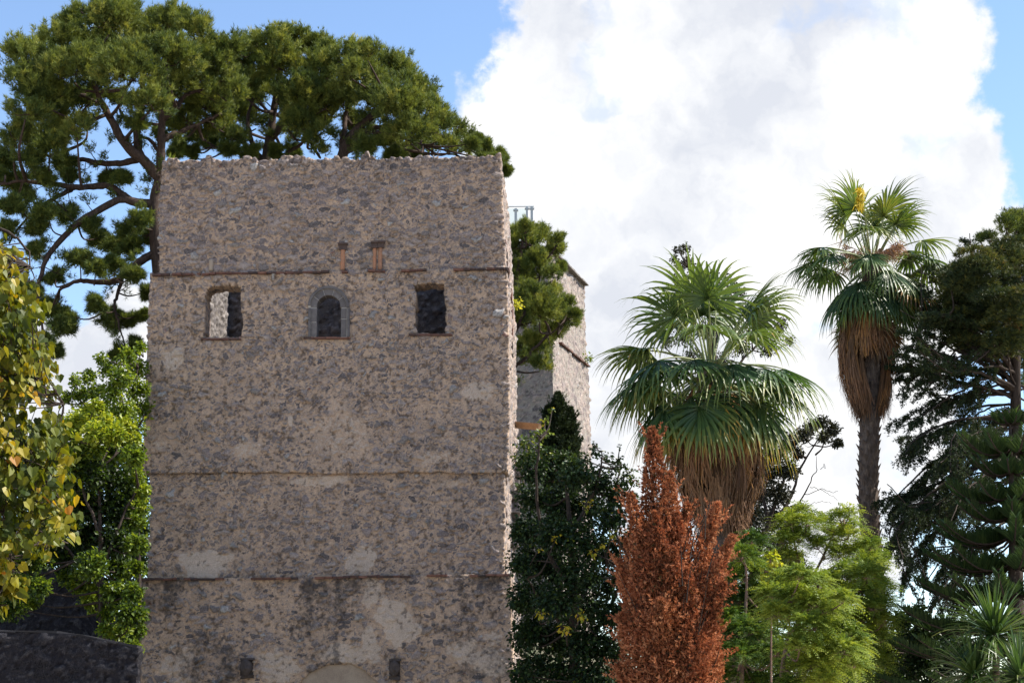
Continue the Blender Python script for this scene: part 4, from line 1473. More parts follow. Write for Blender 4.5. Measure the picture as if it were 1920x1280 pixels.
def fan_palm(name, label, Y, crown_px, fronds, trunk_px, r_trunk, skirt_px, n_leafs, seed, gap=None, boots=True, blen=1.3, plen=1.3, width=.05, skirt_len=1.1):
    R = np.random.default_rng(seed)
    C = W(crown_px[0], crown_px[1], Y)
    base = W(trunk_px[0][0], trunk_px[0][1], Y)
    root = thing(name, (base[0], Y, 0), label, 'palm tree')
    P = limb_path(trunk_px, Y, Y, 60)
    P = np.vstack([[P[0][0], Y, -.3], P])
    mb = MB()
    zz = P[:, 2]
    mb.tube(P, r_trunk * (1 + .25 * np.exp(-zz / .8)) * (1 + .04 * np.sin(zz * 9)), 16, rough=.05, rng=R)
    if boots:
        ga = math.pi * (3 - math.sqrt(5))
        zs = np.arange(1.0, C[2] - .6, .033)
        for i, z in enumerate(zs):
            a = i * ga
            cx = np.interp(z, P[:, 2], P[:, 0])
            o_ = np.array([math.cos(a), math.sin(a), 0])
            s_ = np.array([-math.sin(a), math.cos(a), 0])
            b = np.array([cx, Y, z]) + o_ * r_trunk * .92
            h, w_ = R.uniform(.09, .15), R.uniform(.07, .11)
            tipo = b + o_ * R.uniform(.05, .12) + UP * h
            mb.add([b - s_ * w_, b + s_ * w_, tipo + s_ * .02, tipo - s_ * .02, b - UP * .12 + o_ * .02], [(0, 1, 2, 3), (0, 4, 1), (4, 0, 3), (4, 2, 1), (4, 3, 2)])
    mb.build('trunk', M_PALMBARK, root)
    # dry skirt: hanging thatch of dead leaves inside an envelope given by the outline in the photo
    sk = Leaves()
    ky = FPX / Y
    ys, cx_, hw = (np.array([q[i] for q in skirt_px], float) for i in range(3))
    zs_ = np.array([W(crown_px[0], y, Y)[2] for y in ys])
    xs_ = np.array([W(x, 800, Y)[0] for x in cx_])
    rs_ = hw / ky
    o = np.argsort(zs_)
    zs_, xs_, rs_ = zs_[o], xs_[o], rs_[o]
    for g in range(n_leafs):
        th = R.uniform(0, 2 * math.pi)
        z0 = R.uniform(zs_[0] + .35, zs_[-1])
        rho = R.uniform(.66, 1.12)
        if gap and abs(((th + math.pi / 2 + gap[2]) + math.pi) % (2 * math.pi) - math.pi) < gap[0] and z0 < gap[1] + .5:
            continue
        tone = R.uniform(.08, .70) + .34 * (z0 - zs_[0]) / (zs_[-1] - zs_[0])
        ln = min(R.uniform(.7, 1.25) * skirt_len, z0 - zs_[0] + R.uniform(0, .18))
        if gap and abs(((th + math.pi / 2 + gap[2]) + math.pi) % (2 * math.pi) - math.pi) < gap[0] and z0 - ln < gap[1]:
            ln = max(.3, z0 - gap[1] + R.uniform(-.25, .1))
        ns = 26
        t_ = R.uniform(-1, 1, ns)
        zst = z0 + R.uniform(-.2, .1, ns)
        lnk = ln * R.uniform(.55, 1.1, ns)
        prev = None
        strawt = R.normal(size=ns) * .13
        wob = R.normal(size=(ns, 3)) * .05
        dirx = R.normal(size=ns) * .12
        for k in range(6):
            s = k / 5
            z = zst - lnk * s
            ang = th + t_ * (.07 + .20 * s) + dirx * s
            r = np.maximum(np.interp(z, zs_, rs_) * (rho + .03 * np.sin(t_ * 9)), r_trunk * 1.05) * (.9 + .10 * s) + .16 * s * s * R.uniform(-.7, 1, ns) ** 3
            x = np.interp(z, zs_, xs_)
            p = np.stack([x + r * np.cos(ang), Y + r * np.sin(ang), z], 1) + wob * s
            sv = np.stack([-np.sin(ang), np.cos(ang), 0 * ang], 1) * (.016 * (1 - .75 * s) + .003)
            if prev is not None:
                sk.add(np.stack([prev[0], prev[1], p + sv, p - sv], 1), np.clip(tone + strawt, 0, 1))
            prev = (p - sv, p + sv)
    sk.build('dead_leaf_skirt', M_SKIRT, root)
    for (az, el, pl, bl, tone, tip, droop) in fronds:
        az, el = math.radians(az), math.radians(el)
        st = C + np.array([math.cos(az), math.sin(az), 0]) * .12 + UP * R.uniform(-.1, .15) - UP * ((.85 if el < -1.12 else .25) if el < 0 else 0)
        path, V, rn = frond(R, st, az, el, pl * plen, bl * blen, tone, tip, droop, curve=.5 + .4 * (el < .8), width=width)
        lf = Leaves()
        lf.add(V, rn)
        fr = lf.build('frond', M_PALM, root)
        mb = MB()
        mb.tube(path, np.linspace(.032, .014, len(path)), 6, a=.2 if tone < .5 else 1.0)
        mb.build('leafstalk', M_PETIOLE, fr, smooth=True)
    return root, C, R


def frond_set(seed, spec):
    R = np.random.default_rng(seed)
    out = []
    k = 0
    for (n, el0, el1, pl, bl, tone, tip, droop) in spec:
        for i in range(n):
            k += 1
            out.append(((k * 137.5 + R.uniform(-14, 14)) % 360, R.uniform(el0, el1), pl * R.uniform(.88, 1.1), bl * R.uniform(.9, 1.08), tone + R.normal() * .05, tip + R.normal() * .05, droop * R.uniform(.8, 1.2)))
    return out


# azimuth 270 faces the camera, 0 is right, 180 left
fs1 = frond_set(5, [(8, 64, 84, 1.08, .98, .40, .5, .7), (10, 34, 60, 1.05, 1.0, .34, .5, 1.0), (13, 4, 30, 1.05, 1.0, .18, .5, 1.1), (15, -26, 4, 1.0, 1.02, .22, .60, 1.0), (3, -60, -40, .85, .8, .48, .72, 1.0), (18, -84, -64, .62, .9, .88, .93, .8), (10, -86, -70, .9, .9, .88, .96, .8)])
fs1 += [(240, -18, .8, .9, .2, .6, 1.1), (272, -12, .75, .9, .16, .6, 1.1), (305, -20, .85, .9, .22, .62, 1.1), (218, -24, .95, .95, .2, .62, 1.1), (325, -26, .95, .95, .2, .64, 1.1), (264, -48, .55, .7, .14, .68, 1.0), (195, 5, 1.15, 1.05, .12, .45, .9), (345, 0, 1.1, 1.0, .18, .5, 1.0), (215, 16, 1.0, .9, .10, .4, 1.0), (250, 22, .8, .8, .08, .4, 1.0), (300, 10, .9, .95, .08, .4, 1.1)]
fan_palm('fan_palm', 'broad fan palm with a thick brown leaf skirt standing behind the red tree', 40, (1334, 694), fs1,
         [(1352, 1349), (1352, 1100), (1350, 985), (1344, 850), (1336, 700)], .38,
         [(735, 1336, 50), (770, 1338, 66), (820, 1342, 84), (865, 1344, 88), (905, 1345, 82), (945, 1346, 64), (985, 1348, 44)], 250, 301, blen=1.58, plen=1.55, width=.10, skirt_len=1.15, boots=False)
fs2 = frond_set(9, [(5, 62, 80, 1.0, .92, .42, .44, .8), (6, 34, 58, 1.05, .92, .40, .45, 1.0), (6, 6, 28, 1.08, .92, .26, .4, 1.2), (8, -30, 2, .95, 1.0, .18, .42, 1.0), (9, -62, -34, .85, 1.0, .2, .5, 1.0), (12, -86, -68, .8, .95, .90, .97, .8)])
fs2 += [(150, 22, 1.05, .9, .3, .4, 1.1), (250, 8, .9, .85, .2, .4, 1.1), (30, 28, 1.05, .9, .34, .4, 1.1), (200, 30, 1.15, .9, .38, .4, 1.1), (185, 5, 1.0, .95, .28, .4, 1.2), (350, 42, 1.1, .95, .44, .45, .9), (10, 14, 1.15, .95, .42, .45, 1.1), (110, 78, 1.15, 1.15, .48, .48, .6), (20, 76, 1.1, 1.15, .46, .48, .7), (160, 72, 1.1, 1.1, .46, .48, .7), (225, -20, .9, 1.05, .10, .35, 1.0), (262, -28, .8, 1.05, .08, .35, 1.0), (300, -32, .8, 1.0, .10, .35, 1.0), (320, -5, .9, 1.0, .2, .86, 1.1), (335, -30, .9, 1.0, .4, .6, 1.0)]
palm2, C2, R2 = fan_palm('fan_palm', 'tall slender fan palm with a long bare trunk, highest of the two palms', 48, (1634, 492), fs2,
                         [(1646, 1349), (1642, 1120), (1632, 1000), (1628, 900), (1632, 770), (1636, 640), (1634, 500)], .275,
                         [(560, 1634, 32), (600, 1632, 46), (650, 1630, 53), (700, 1631, 50), (735, 1632, 42), (768, 1633, 31)], 190, 302, gap=(.50, W(0, 660, 48)[2], -.12), blen=1.36, plen=1.40, width=.092, skirt_len=1.5)
# flower stalks of the tall palm: dry pinkish ones round the crown, one yellow cluster at the top
mbs = Leaves()
for i in range(16):
    az, el = R2.uniform(0, 2 * math.pi), R2.uniform(-.2, .7)
    d = np.array([math.cos(az) * math.cos(el), math.sin(az) * math.cos(el), math.sin(el)])
    q = C2 + UP * .1
    n = 40
    b = q + d * R2.uniform(.4, 1.0, (n, 1))
    tipd = unit(d * .4 - UP * .8 + R2.normal(size=(n, 3)) * .4)
    s_ = unit(np.cross(tipd, R2.normal(size=(n, 3)))) * .014
    l_ = R2.uniform(.2, .5, (n, 1))
    mbs.add(np.stack([b - s_, b + s_, b + tipd * l_ + s_ * .3, b + tipd * l_ - s_ * .3], 1), R2.uniform(.5, .9, n))
M_FLOWER = leaf_mat('dry_flower_stalk', [(0, (0.16, 0.08, 0.06)), (.6, (0.32, 0.18, 0.13)), (1, (0.42, 0.27, 0.19))], .2, .8, .1)
mbs.build('dry_flower_stalks', M_FLOWER, palm2)
yl = Leaves()
top = W(1611, 356, 46.7)
n = 110
b = top + np.stack([R2.normal(size=n) * .05, R2.normal(size=n) * .05, R2.uniform(-.5, .08, n)], 1)
dr = unit(-UP * .9 + R2.normal(size=(n, 3)) * .35)
s_ = unit(np.cross(dr, R2.normal(size=(n, 3)))) * .022
yl.add(np.stack([b - s_, b + s_, b + dr * .2 + s_ * .4, b + dr * .2 - s_ * .4], 1), R2.uniform(0, 1, n))
yo = yl.build('yellow_flower_cluster', leaf_mat('yellow_palm_flower', [(0, (0.42, 0.30, 0.02)), (.6, (0.62, 0.47, 0.04)), (1, (0.7, 0.58, 0.12))], .3, .6, .2), palm2)
mb = MB()
mb.tube(smooth_path([C2, C2 + (top - C2) * .5 + UP * .3, top + UP * .12], 10), np.linspace(.03, .015, 11)[:len(smooth_path([C2, C2, top], 10))] if False else np.linspace(.03, .015, len(smooth_path([C2, C2 + (top - C2) * .5 + UP * .3, top + UP * .12], 10))), 6, a=.6)
mb.build('flower_stalk', M_PETIOLE, yo)

# ---------------------------------------------------------------- the dead red conifer
M_RUST = leaf_mat('rust_red_needles', [(0, (0.05, 0.045, 0.02)), (.08, (0.08, 0.032, 0.02)), (.35, (0.24, 0.082, 0.042)), (.65, (0.42, 0.168, 0.085)), (1, (0.57, 0.285, 0.155))], .25, .75, .12, (1.2, .95, .7))


def plume(T, b, tip, r, n, tone, size=.085, wid=.035, k=5, peak=.35, tsd=.12):
    R = T.R
    ax = unit(tip - b)
    e1 = unit(np.cross(ax, [0.3, .9, .1]))
    e2 = np.cross(ax, e1)
    L = np.linalg.norm(tip - b)
    t = R.uniform(0, 1, n) ** .85
    prof = np.where(t < peak, (t / peak) ** .5, np.clip((1 - t) / (1 - peak), 0, 1) ** .75) * r + .03
    lob = 1 + .35 * (vnoise(np.stack([t * L * 2.2, np.zeros(n), np.zeros(n)], 1), 1.0, int(R.integers(999))) - .5)
    a = R.uniform(0, 2 * math.pi, n)
    rr = prof * lob * R.uniform(0, 1, n) ** .42
    rad = np.cos(a)[:, None] * e1 + np.sin(a)[:, None] * e2
    p = b + ax * (t * L)[:, None] + rad * rr[:, None]
    d = unit(ax * .9 + rad * .8 + R.normal(size=(n, 3)) * .3)
    tn = np.clip(tone + R.normal(size=n) * tsd, 0, 1)
    T.L.add(tufts(R, p, d, k, size, wid, .55), np.repeat(tn, k))
    # little side plumes make the outline ragged
    m = int(L * 16)
    tt = R.uniform(.05, .97, m)
    pr = np.interp(tt, np.sort(t), prof[np.argsort(t)])
    a = R.uniform(0, 2 * math.pi, m)
    rad = np.cos(a)[:, None] * e1 + np.sin(a)[:, None] * e2
    q0 = b + ax * (tt * L)[:, None] + rad * (pr * .8)[:, None]
    dd_ = unit(ax + rad * .75)
    for j in range(9):
        q = q0 + dd_ * (.045 * j) + R.normal(size=(m, 3)) * .022 * (1 - j / 12)
        T.L.add(tufts(R, q, unit(dd_ + R.normal(size=(m, 3)) * .4), 4, size * .8, wid * .9, .6), np.repeat(np.clip(tone + .08 + R.normal(size=m) * tsd, 0, 1), 4))
    T.twigs.tube(smooth_path([b, b + (tip - b) * .5 + R.normal(size=3) * .04, tip - (tip - b) * .06], 10), np.linspace(.03, .006, 11)[:len(smooth_path([b, b, tip], 10))], 5, caps=False)


YR = 35.0
T = Tree('dead_conifer', (W(1255, 1349, YR)[0], YR, 0), 'rust red dried out conifer with several pointed tops in front of the broad palm', 'tree', 401)
bx = W(1255, 1349, YR)[0]
T.stem(np.array([[bx, YR, -.2], [bx + .02, YR, 1.5], [bx - .05, YR, 3.2], [bx - .25, YR, 5.2], [W(1224, 830, YR)[0], YR, 7.4]]), .10, .015)
for (b, tp, r, n, dy) in (((1244, 1250), (1223, 803), 40, 2300, 0), ((1240, 1180), (1181, 924), 28, 900, -.3), ((1235, 1250), (1160, 1050), 30, 1000, .1), ((1232, 1300), (1165, 1150), 34, 900, -.3),
                          ((1250, 1250), (1256, 885), 40, 1500, .3), ((1255, 1230), (1289, 945), 24, 750, .1), ((1268, 1190), (1347, 942), 20, 850, .1),
                          ((1272, 1220), (1374, 1004), 22, 900, -.2), ((1280, 1270), (1357, 1092), 26, 850, -.4), ((1285, 1320), (1342, 1165), 34, 800, .2), ((1250, 1330), (1226, 960), 62, 2100, -.5), ((1262, 1330), (1268, 960), 56, 1900, -.2),
                          ((1265, 1360), (1290, 1070), 50, 1700, -.5), ((1240, 1390), (1198, 1180), 44, 1100, -.5), ((1270, 1390), (1318, 1200), 44, 1100, -.5), ((1252, 1400), (1158, 1245), 28, 700, -.2),
                          ((1250, 1420), (1250, 1190), 62, 1500, -.7), ((1225, 1150), (1205, 980), 30, 700, .4), ((1230, 1250), (1176, 1010), 26, 700, .3), ((1270, 1300), (1335, 1040), 24, 700, .4)):
    plume(T, W(*b, YR + dy * .4), W(*tp, YR + dy), r * YR / FPX, int(n * 1.5), T.R.uniform(.34, .66), tsd=.21)
for k in range(26):
    a_ = W(T.R.uniform(1200, 1320), T.R.uniform(1090, 1290), YR + T.R.uniform(-.8, .8))
    plume(T, a_, a_ + unit(np.array([T.R.normal() * .5, T.R.normal() * .5, 1.2])) * T.R.uniform(.5, 1.1), T.R.uniform(.16, .34), 420, T.R.uniform(.25, .7), tsd=.17)
for k in range(40):
    a_ = W(T.R.uniform(1190, 1330), T.R.uniform(1000, 1280), YR + T.R.uniform(-.9, .3))
    d_ = unit(np.array([(a_[0] - bx) * .6 + T.R.normal() * .2, T.R.normal() * .3, 1.0]))
    T.twigs.tube(smooth_path([a_, a_ + d_ * .5 + rdirs(T.R, 1)[0] * .05, a_ + d_ * T.R.uniform(.7, 1.3)], 8), np.linspace(.014, .004, 9), 4, caps=False)
T.finish(M_RUST, M_BARKDARK, 'dry_foliage')

# ---------------------------------------------------------------- feathery pale green trees
M_FEATHER = leaf_mat('feathery_leaf', [(0, (0.02, 0.05, 0.016)), (.35, (0.055, 0.11, 0.024)), (.65, (0.16, 0.225, 0.035)), (1, (0.32, 0.37, 0.06))], .42, .55, .25)


def feather_tree(label, Y, stems, puffs, seed, tone=.55, n=70, L=.5, leaf=.10):
    b = stems[0][0]
    T = Tree('feathery_tree', (W(b[0], 1349, Y)[0], Y, 0), label, 'tree', seed)
    for i, pts in enumerate(stems):
        P = limb_path(pts, Y, Y, 20)
        if i == 0:
            P = np.vstack([[P[0][0], Y, -.2], P])
        T.stem(P, .07 if i == 0 else .04, .012, 7)
    for (x, y, r) in puffs:
        feather_puff(T, W(x, y, Y + T.R.uniform(-1.3, 1.0)), r * Y / FPX, int(3.2 * n * (r / 30) ** 1.5), tone + T.R.normal() * .07, L, leaf)
    T.finish(M_FEATHER, M_BARKPINK)


feather_tree('loose feathery tree with thin bare stems, rising between the dark tree and the tall palm', 41, [[(1508, 1349), (1508, 1200), (1506, 1095), (1490, 1020), (1480, 965)], [(1508, 1110), (1540, 1050), (1566, 995), (1590, 965)], [(1507, 1120), (1460, 1060), (1440, 1040)], [(1530, 1080), (1590, 1050), (1630, 1040)]],
             [(1500, 965, 18), (1480, 985, 22), (1515, 985, 20), (1500, 1015, 26), (1470, 1020, 22), (1545, 985, 18), (1575, 975, 16), (1592, 965, 12), (1560, 1010, 22), (1590, 1010, 20), (1610, 1040, 24), (1575, 1045, 24), (1630, 1030, 22), (1480, 1050, 20), (1600, 990, 14), (1640, 1060, 22), (1535, 1030, 20), (1450, 1060, 16)], 501, .66, 62)
feather_tree('feathery tree on the slope beside the tall palm trunk, brightest at its right edge', 39, [[(1610, 1349), (1612, 1250), (1615, 1150), (1620, 1090)]],
             [(1590, 1085, 30), (1625, 1085, 30), (1645, 1110, 26), (1600, 1120, 34), (1640, 1145, 28), (1655, 1170, 18), (1570, 1130, 30), (1620, 1170, 34), (1580, 1180, 36), (1640, 1200, 26), (1600, 1230, 36), (1640, 1250, 30), (1560, 1095, 22), (1590, 1270, 34), (1660, 1130, 14), (1550, 1150, 26), (1625, 1060, 18)], 502, .62, 70)
feather_tree('rounded feathery bush in front with a pinkish forked stem below', 33, [[(1462, 1349), (1464, 1290), (1470, 1230), (1480, 1180), (1478, 1130)], [(1468, 1250), (1500, 1235), (1530, 1225)], [(1478, 1190), (1510, 1150), (1530, 1120)]],
             [(1470, 1095, 24), (1500, 1085, 24), (1530, 1100, 26), (1450, 1120, 26), (1490, 1125, 32), (1530, 1140, 34), (1560, 1150, 26), (1580, 1130, 18), (1460, 1155, 24), (1520, 1180, 30), (1560, 1185, 28), (1590, 1190, 22), (1540, 1215, 28), (1500, 1215, 22), (1580, 1225, 26), (1530, 1250, 30), (1570, 1265, 30), (1500, 1260, 26), (1610, 1215, 16), (1540, 1285, 26), (1480, 1290, 18), (1600, 1250, 22)], 503, .68, 80, .42, .085)
feather_tree('darker feathery tree close to the right side of the red conifer', 38, [[(1390, 1349), (1392, 1220), (1400, 1100), (1395, 1040)]],
             [(1390, 1050, 30), (1375, 1090, 30), (1410, 1080, 34), (1430, 1110, 28), (1390, 1130, 34), (1420, 1150, 34), (1370, 1165, 30), (1400, 1190, 34), (1360, 1190, 24), (1350, 1230, 28), (1390, 1235, 34), (1430, 1200, 30), (1430, 1250, 34), (1380, 1275, 32), (1340, 1270, 26), (1410, 1020, 22), (1420, 1290, 30), (1450, 1160, 26), (1455, 1230, 28)], 504, .40, 70, .45, .09)
# a sprig of rounder bright yellow-green leaves between them
T = Tree('young_tree', (W(1445, 1349, 36)[0], 36, 0), 'small sprig of round lime yellow leaves between the feathery bushes', 'tree', 511)
T.stem(limb_path([(1446, 1349), (1446, 1200), (1448, 1060)], 36, 36), .03, .008, 6)
M_LIMELEAF = leaf_mat('lime_yellow_leaf', [(0, (0.14, 0.20, 0.02)), (.5, (0.30, 0.36, 0.035)), (1, (0.48, 0.47, 0.06))], .5, .5, .3)
for (x, y, r) in ((1450, 1050, 16), (1440, 1070, 16), (1458, 1062, 14), (1434, 1085, 10), (1446, 1040, 8)):
    leaf_puff(T, W(x, y, 36), r * 36 / FPX, 30, .10, .6, .2, shape='heart', hang=.3)
T.finish(M_LIMELEAF, M_BARKPINK)

# ---------------------------------------------------------------- dark broadleaved trees
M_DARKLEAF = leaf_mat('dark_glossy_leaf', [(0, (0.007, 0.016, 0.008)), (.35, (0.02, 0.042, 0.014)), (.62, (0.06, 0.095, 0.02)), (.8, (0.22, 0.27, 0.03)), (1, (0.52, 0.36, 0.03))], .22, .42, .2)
M_OAK = leaf_mat('dusky_evergreen_leaf', [(0, (0.012, 0.014, 0.010)), (.5, (0.03, 0.034, 0.02)), (1, (0.075, 0.07, 0.038))], .15, .5, .25)


def oak(label, Y, trunk, limbs, puffs, seed, size=.10, n=120, tone=.45, mat=None, cat='tree', name='evergreen_oak', r0=.16, twigs_bare=(), mult=3.2):
    T = Tree(name, (W(trunk[0][0], 1349, Y)[0], Y, 0), label, cat, seed)
    P = limb_path(trunk, Y, Y, 24)
    P = np.vstack([[P[0][0], Y, -.2], P])
    T.stem(P, r0, r0 * .3, 8)
    for pts in limbs:
        T.limb(limb_path(pts, Y, Y + T.R.uniform(-1, 1), 18), r0 * .45, .02, 7)
    for pts, r in twigs_bare:
        T.limb(limb_path(pts, Y, Y, 18), r, .006, 5)
    for q in puffs:
        x, y, r = q[:3]
        if x < 300:
            x = min(x, 284 - .7 * r)
        tn = q[3] if len(q) > 3 else tone
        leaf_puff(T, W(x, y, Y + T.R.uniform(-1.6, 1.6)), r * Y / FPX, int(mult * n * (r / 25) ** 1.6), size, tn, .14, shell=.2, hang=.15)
    T.finish(mat or M_OAK, M_BARKDARK)
    return T


oak('dusky dark tree with a bare twig, right of the broad palm skirt', 54, [(1400, 1349), (1400, 1150), (1415, 1060), (1440, 980), (1470, 900)],
    [[(1410, 1070), (1450, 1030), (1490, 980)], [(1425, 1020), (1480, 940), (1500, 880), (1540, 820)], [(1400, 1100), (1440, 1060), (1500, 1040)], [(1440, 985), (1425, 920), (1420, 880)]],
    [(1540, 790, 16), (1560, 805, 18), (1570, 830, 12), (1545, 820, 14), (1520, 800, 18), (1505, 815, 20), (1480, 830, 24), (1455, 850, 28), (1440, 885, 30), (1478, 880, 26), (1495, 850, 14), (1420, 925, 34), (1460, 925, 30), (1485, 960, 18), (1405, 965, 34),
     (1445, 970, 30), (1480, 995, 24), (1420, 1010, 34), (1460, 1030, 30), (1395, 1040, 36), (1435, 1060, 34), (1490, 1050, 24), (1470, 1080, 28), (1390, 1000, 26), (1500, 1085, 20)], 601, .10, 120, .42,
    mult=7, twigs_bare=(([(1478, 985), (1505, 940), (1528, 905), (1537, 880), (1536, 850)], .035), ([(1512, 925), (1540, 915), (1560, 920), (1580, 918)], .014), ([(1518, 915), (1548, 925), (1572, 940)], .012), ([(1500, 945), (1530, 940), (1555, 945)], .012), ([(1537, 880), (1545, 870), (1552, 872)], .01)))
oak('dusky tree whose ragged top shows behind the crown of the broad palm', 62, [(1352, 1349), (1350, 1000), (1345, 760), (1330, 600), (1290, 500)],
    [[(1345, 740), (1400, 660), (1450, 600)], [(1340, 660), (1370, 570), (1380, 540)], [(1330, 640), (1290, 580), (1268, 520)], [(1345, 760), (1290, 700), (1250, 660)]],
    [(1272, 470, 13), (1285, 464, 11), (1264, 485, 10), (1275, 500, 13), (1290, 490, 14), (1268, 520, 10), (1280, 540, 14), (1270, 555, 8), (1300, 520, 18), (1330, 520, 20), (1310, 560, 22), (1290, 590, 20), (1360, 530, 18), (1385, 550, 18), (1405, 575, 20), (1430, 560, 12), (1440, 590, 18),
     (1465, 605, 16), (1455, 625, 18), (1410, 615, 24), (1360, 590, 26), (1330, 620, 28), (1280, 630, 24), (1250, 640, 18), (1390, 650, 26), (1440, 655, 20), (1300, 670, 26), (1350, 680, 28), (1480, 640, 12), (1260, 690, 16)], 602, .11, 110, .55)
# large dark shrubby tree right of the tower
Y = 50
T = Tree('broadleaf_tree', (W(1080, 1349, Y)[0], Y, 0), 'big dark glossy leaved tree filling the gap between the tower and the red conifer', 'tree', 611)
T.stem(np.vstack([[W(1080, 1349, Y)[0], Y, -.2], limb_path([(1080, 1349), (1075, 1150), (1070, 1000), (1060, 900)], Y, Y, 20)]), .2, .04)
for pts in ([(1078, 1150), (1120, 1050), (1150, 920), (1165, 870)], [(1075, 1120), (1020, 1020), (1000, 900), (1000, 830)], [(1070, 1000), (1110, 920), (1120, 850)], [(1078, 1200), (1020, 1130), (985, 1080)], [(1080, 1220), (1140, 1150), (1170, 1080)]):
    T.limb(limb_path(pts, Y, Y + T.R.uniform(-1.5, 1.5), 18), .08, .015)
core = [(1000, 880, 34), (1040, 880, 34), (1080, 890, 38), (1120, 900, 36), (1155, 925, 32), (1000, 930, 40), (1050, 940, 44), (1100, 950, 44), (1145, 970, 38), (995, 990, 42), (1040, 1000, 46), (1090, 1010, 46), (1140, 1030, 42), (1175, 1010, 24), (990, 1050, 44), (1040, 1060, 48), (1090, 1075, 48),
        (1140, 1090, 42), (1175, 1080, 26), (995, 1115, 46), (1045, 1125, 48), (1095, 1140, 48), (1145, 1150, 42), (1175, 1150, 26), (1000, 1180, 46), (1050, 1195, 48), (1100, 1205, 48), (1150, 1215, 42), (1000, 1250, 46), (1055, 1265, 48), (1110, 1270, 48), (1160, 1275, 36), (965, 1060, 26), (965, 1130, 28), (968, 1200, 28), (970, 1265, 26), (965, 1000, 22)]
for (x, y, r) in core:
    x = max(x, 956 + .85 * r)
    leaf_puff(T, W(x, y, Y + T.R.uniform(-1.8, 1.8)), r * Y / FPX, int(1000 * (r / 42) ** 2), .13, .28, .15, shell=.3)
for (x, y, r, n, tn) in ((985, 830, 22, 60, .62), (1010, 815, 16, 40, .66), (1000, 850, 26, 90, .58), (975, 860, 20, 70, .6), (1030, 850, 26, 90, .5), (1060, 860, 26, 90, .45), (1095, 860, 22, 60, .4), (1115, 845, 12, 22, .3), (1112, 830, 7, 8, .3), (1135, 855, 14, 26, .32), (1150, 875, 16, 30, .35), (1160, 860, 8, 9, .3), (1180, 885, 14, 26, .5), (1190, 900, 12, 22, .6),  # raised tones at upper left paint sun shining through the leaves
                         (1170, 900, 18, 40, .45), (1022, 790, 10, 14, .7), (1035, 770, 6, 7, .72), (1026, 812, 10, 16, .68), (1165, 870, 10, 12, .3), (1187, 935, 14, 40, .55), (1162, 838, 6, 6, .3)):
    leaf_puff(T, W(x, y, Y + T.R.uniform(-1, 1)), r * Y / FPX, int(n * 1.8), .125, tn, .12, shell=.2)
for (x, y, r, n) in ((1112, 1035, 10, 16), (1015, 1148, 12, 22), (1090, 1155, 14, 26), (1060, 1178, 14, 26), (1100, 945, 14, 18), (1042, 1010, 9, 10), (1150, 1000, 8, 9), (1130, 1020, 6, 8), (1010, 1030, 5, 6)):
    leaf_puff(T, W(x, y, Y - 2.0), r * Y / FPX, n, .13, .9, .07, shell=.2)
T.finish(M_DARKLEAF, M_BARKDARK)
# conical clipped cypress in front of the rear tower
M_CYP = leaf_mat('dark_cypress_leaf', [(0, (0.010, 0.018, 0.010)), (.5, (0.026, 0.042, 0.018)), (1, (0.06, 0.075, 0.03))], .2, .6, .2)
T = Tree('cypress', (W(1052, 1349, 74)[0], 74, 0), 'dark rounded cypress top against the sunlit rear tower wall', 'tree', 621)
T.stem(np.array([[W(1052, 1349, 74)[0], 74, -.2], [W(1052, 1349, 74)[0], 74, 8], W(1047, 770, 74)]), .2, .03)
plume(T, W(1056, 1010, 74), W(1046, 737, 74), 37 * 74 / FPX, 5200, .42, .17, .055, 5, .55)
plume(T, W(1066, 980, 74), W(1070, 765, 74), 24 * 74 / FPX, 2200, .42, .17, .055, 5, .5)
plume(T, W(1040, 980, 74), W(1026, 762, 74), 22 * 74 / FPX, 2000, .40, .17, .055, 5, .5)
T.finish(M_CYP, M_BARKDARK)

# ---------------------------------------------------------------- the right-hand conifers
M_CEDAR = leaf_mat('cedar_needles', [(0, (0.014, 0.026, 0.018)), (.4, (0.035, 0.055, 0.024)), (.7, (0.095, 0.105, 0.028)), (.9, (0.16, 0.14, 0.04)), (1, (0.22, 0.11, 0.04))], .25, .6, .2)
Y = 46
T = Tree('cedar', (W(1906, 1349, Y)[0], Y, 0), 'large dark cedar at the right edge with a dense olive top and drooping lower boughs', 'tree', 701)
T.stem(np.vstack([[W(1906, 1349, Y)[0], Y, -.2], limb_path([(1906, 1349), (1906, 1100), (1905, 800), (1903, 560), (1893, 470)], Y, Y, 30)]), .24, .07, 12)


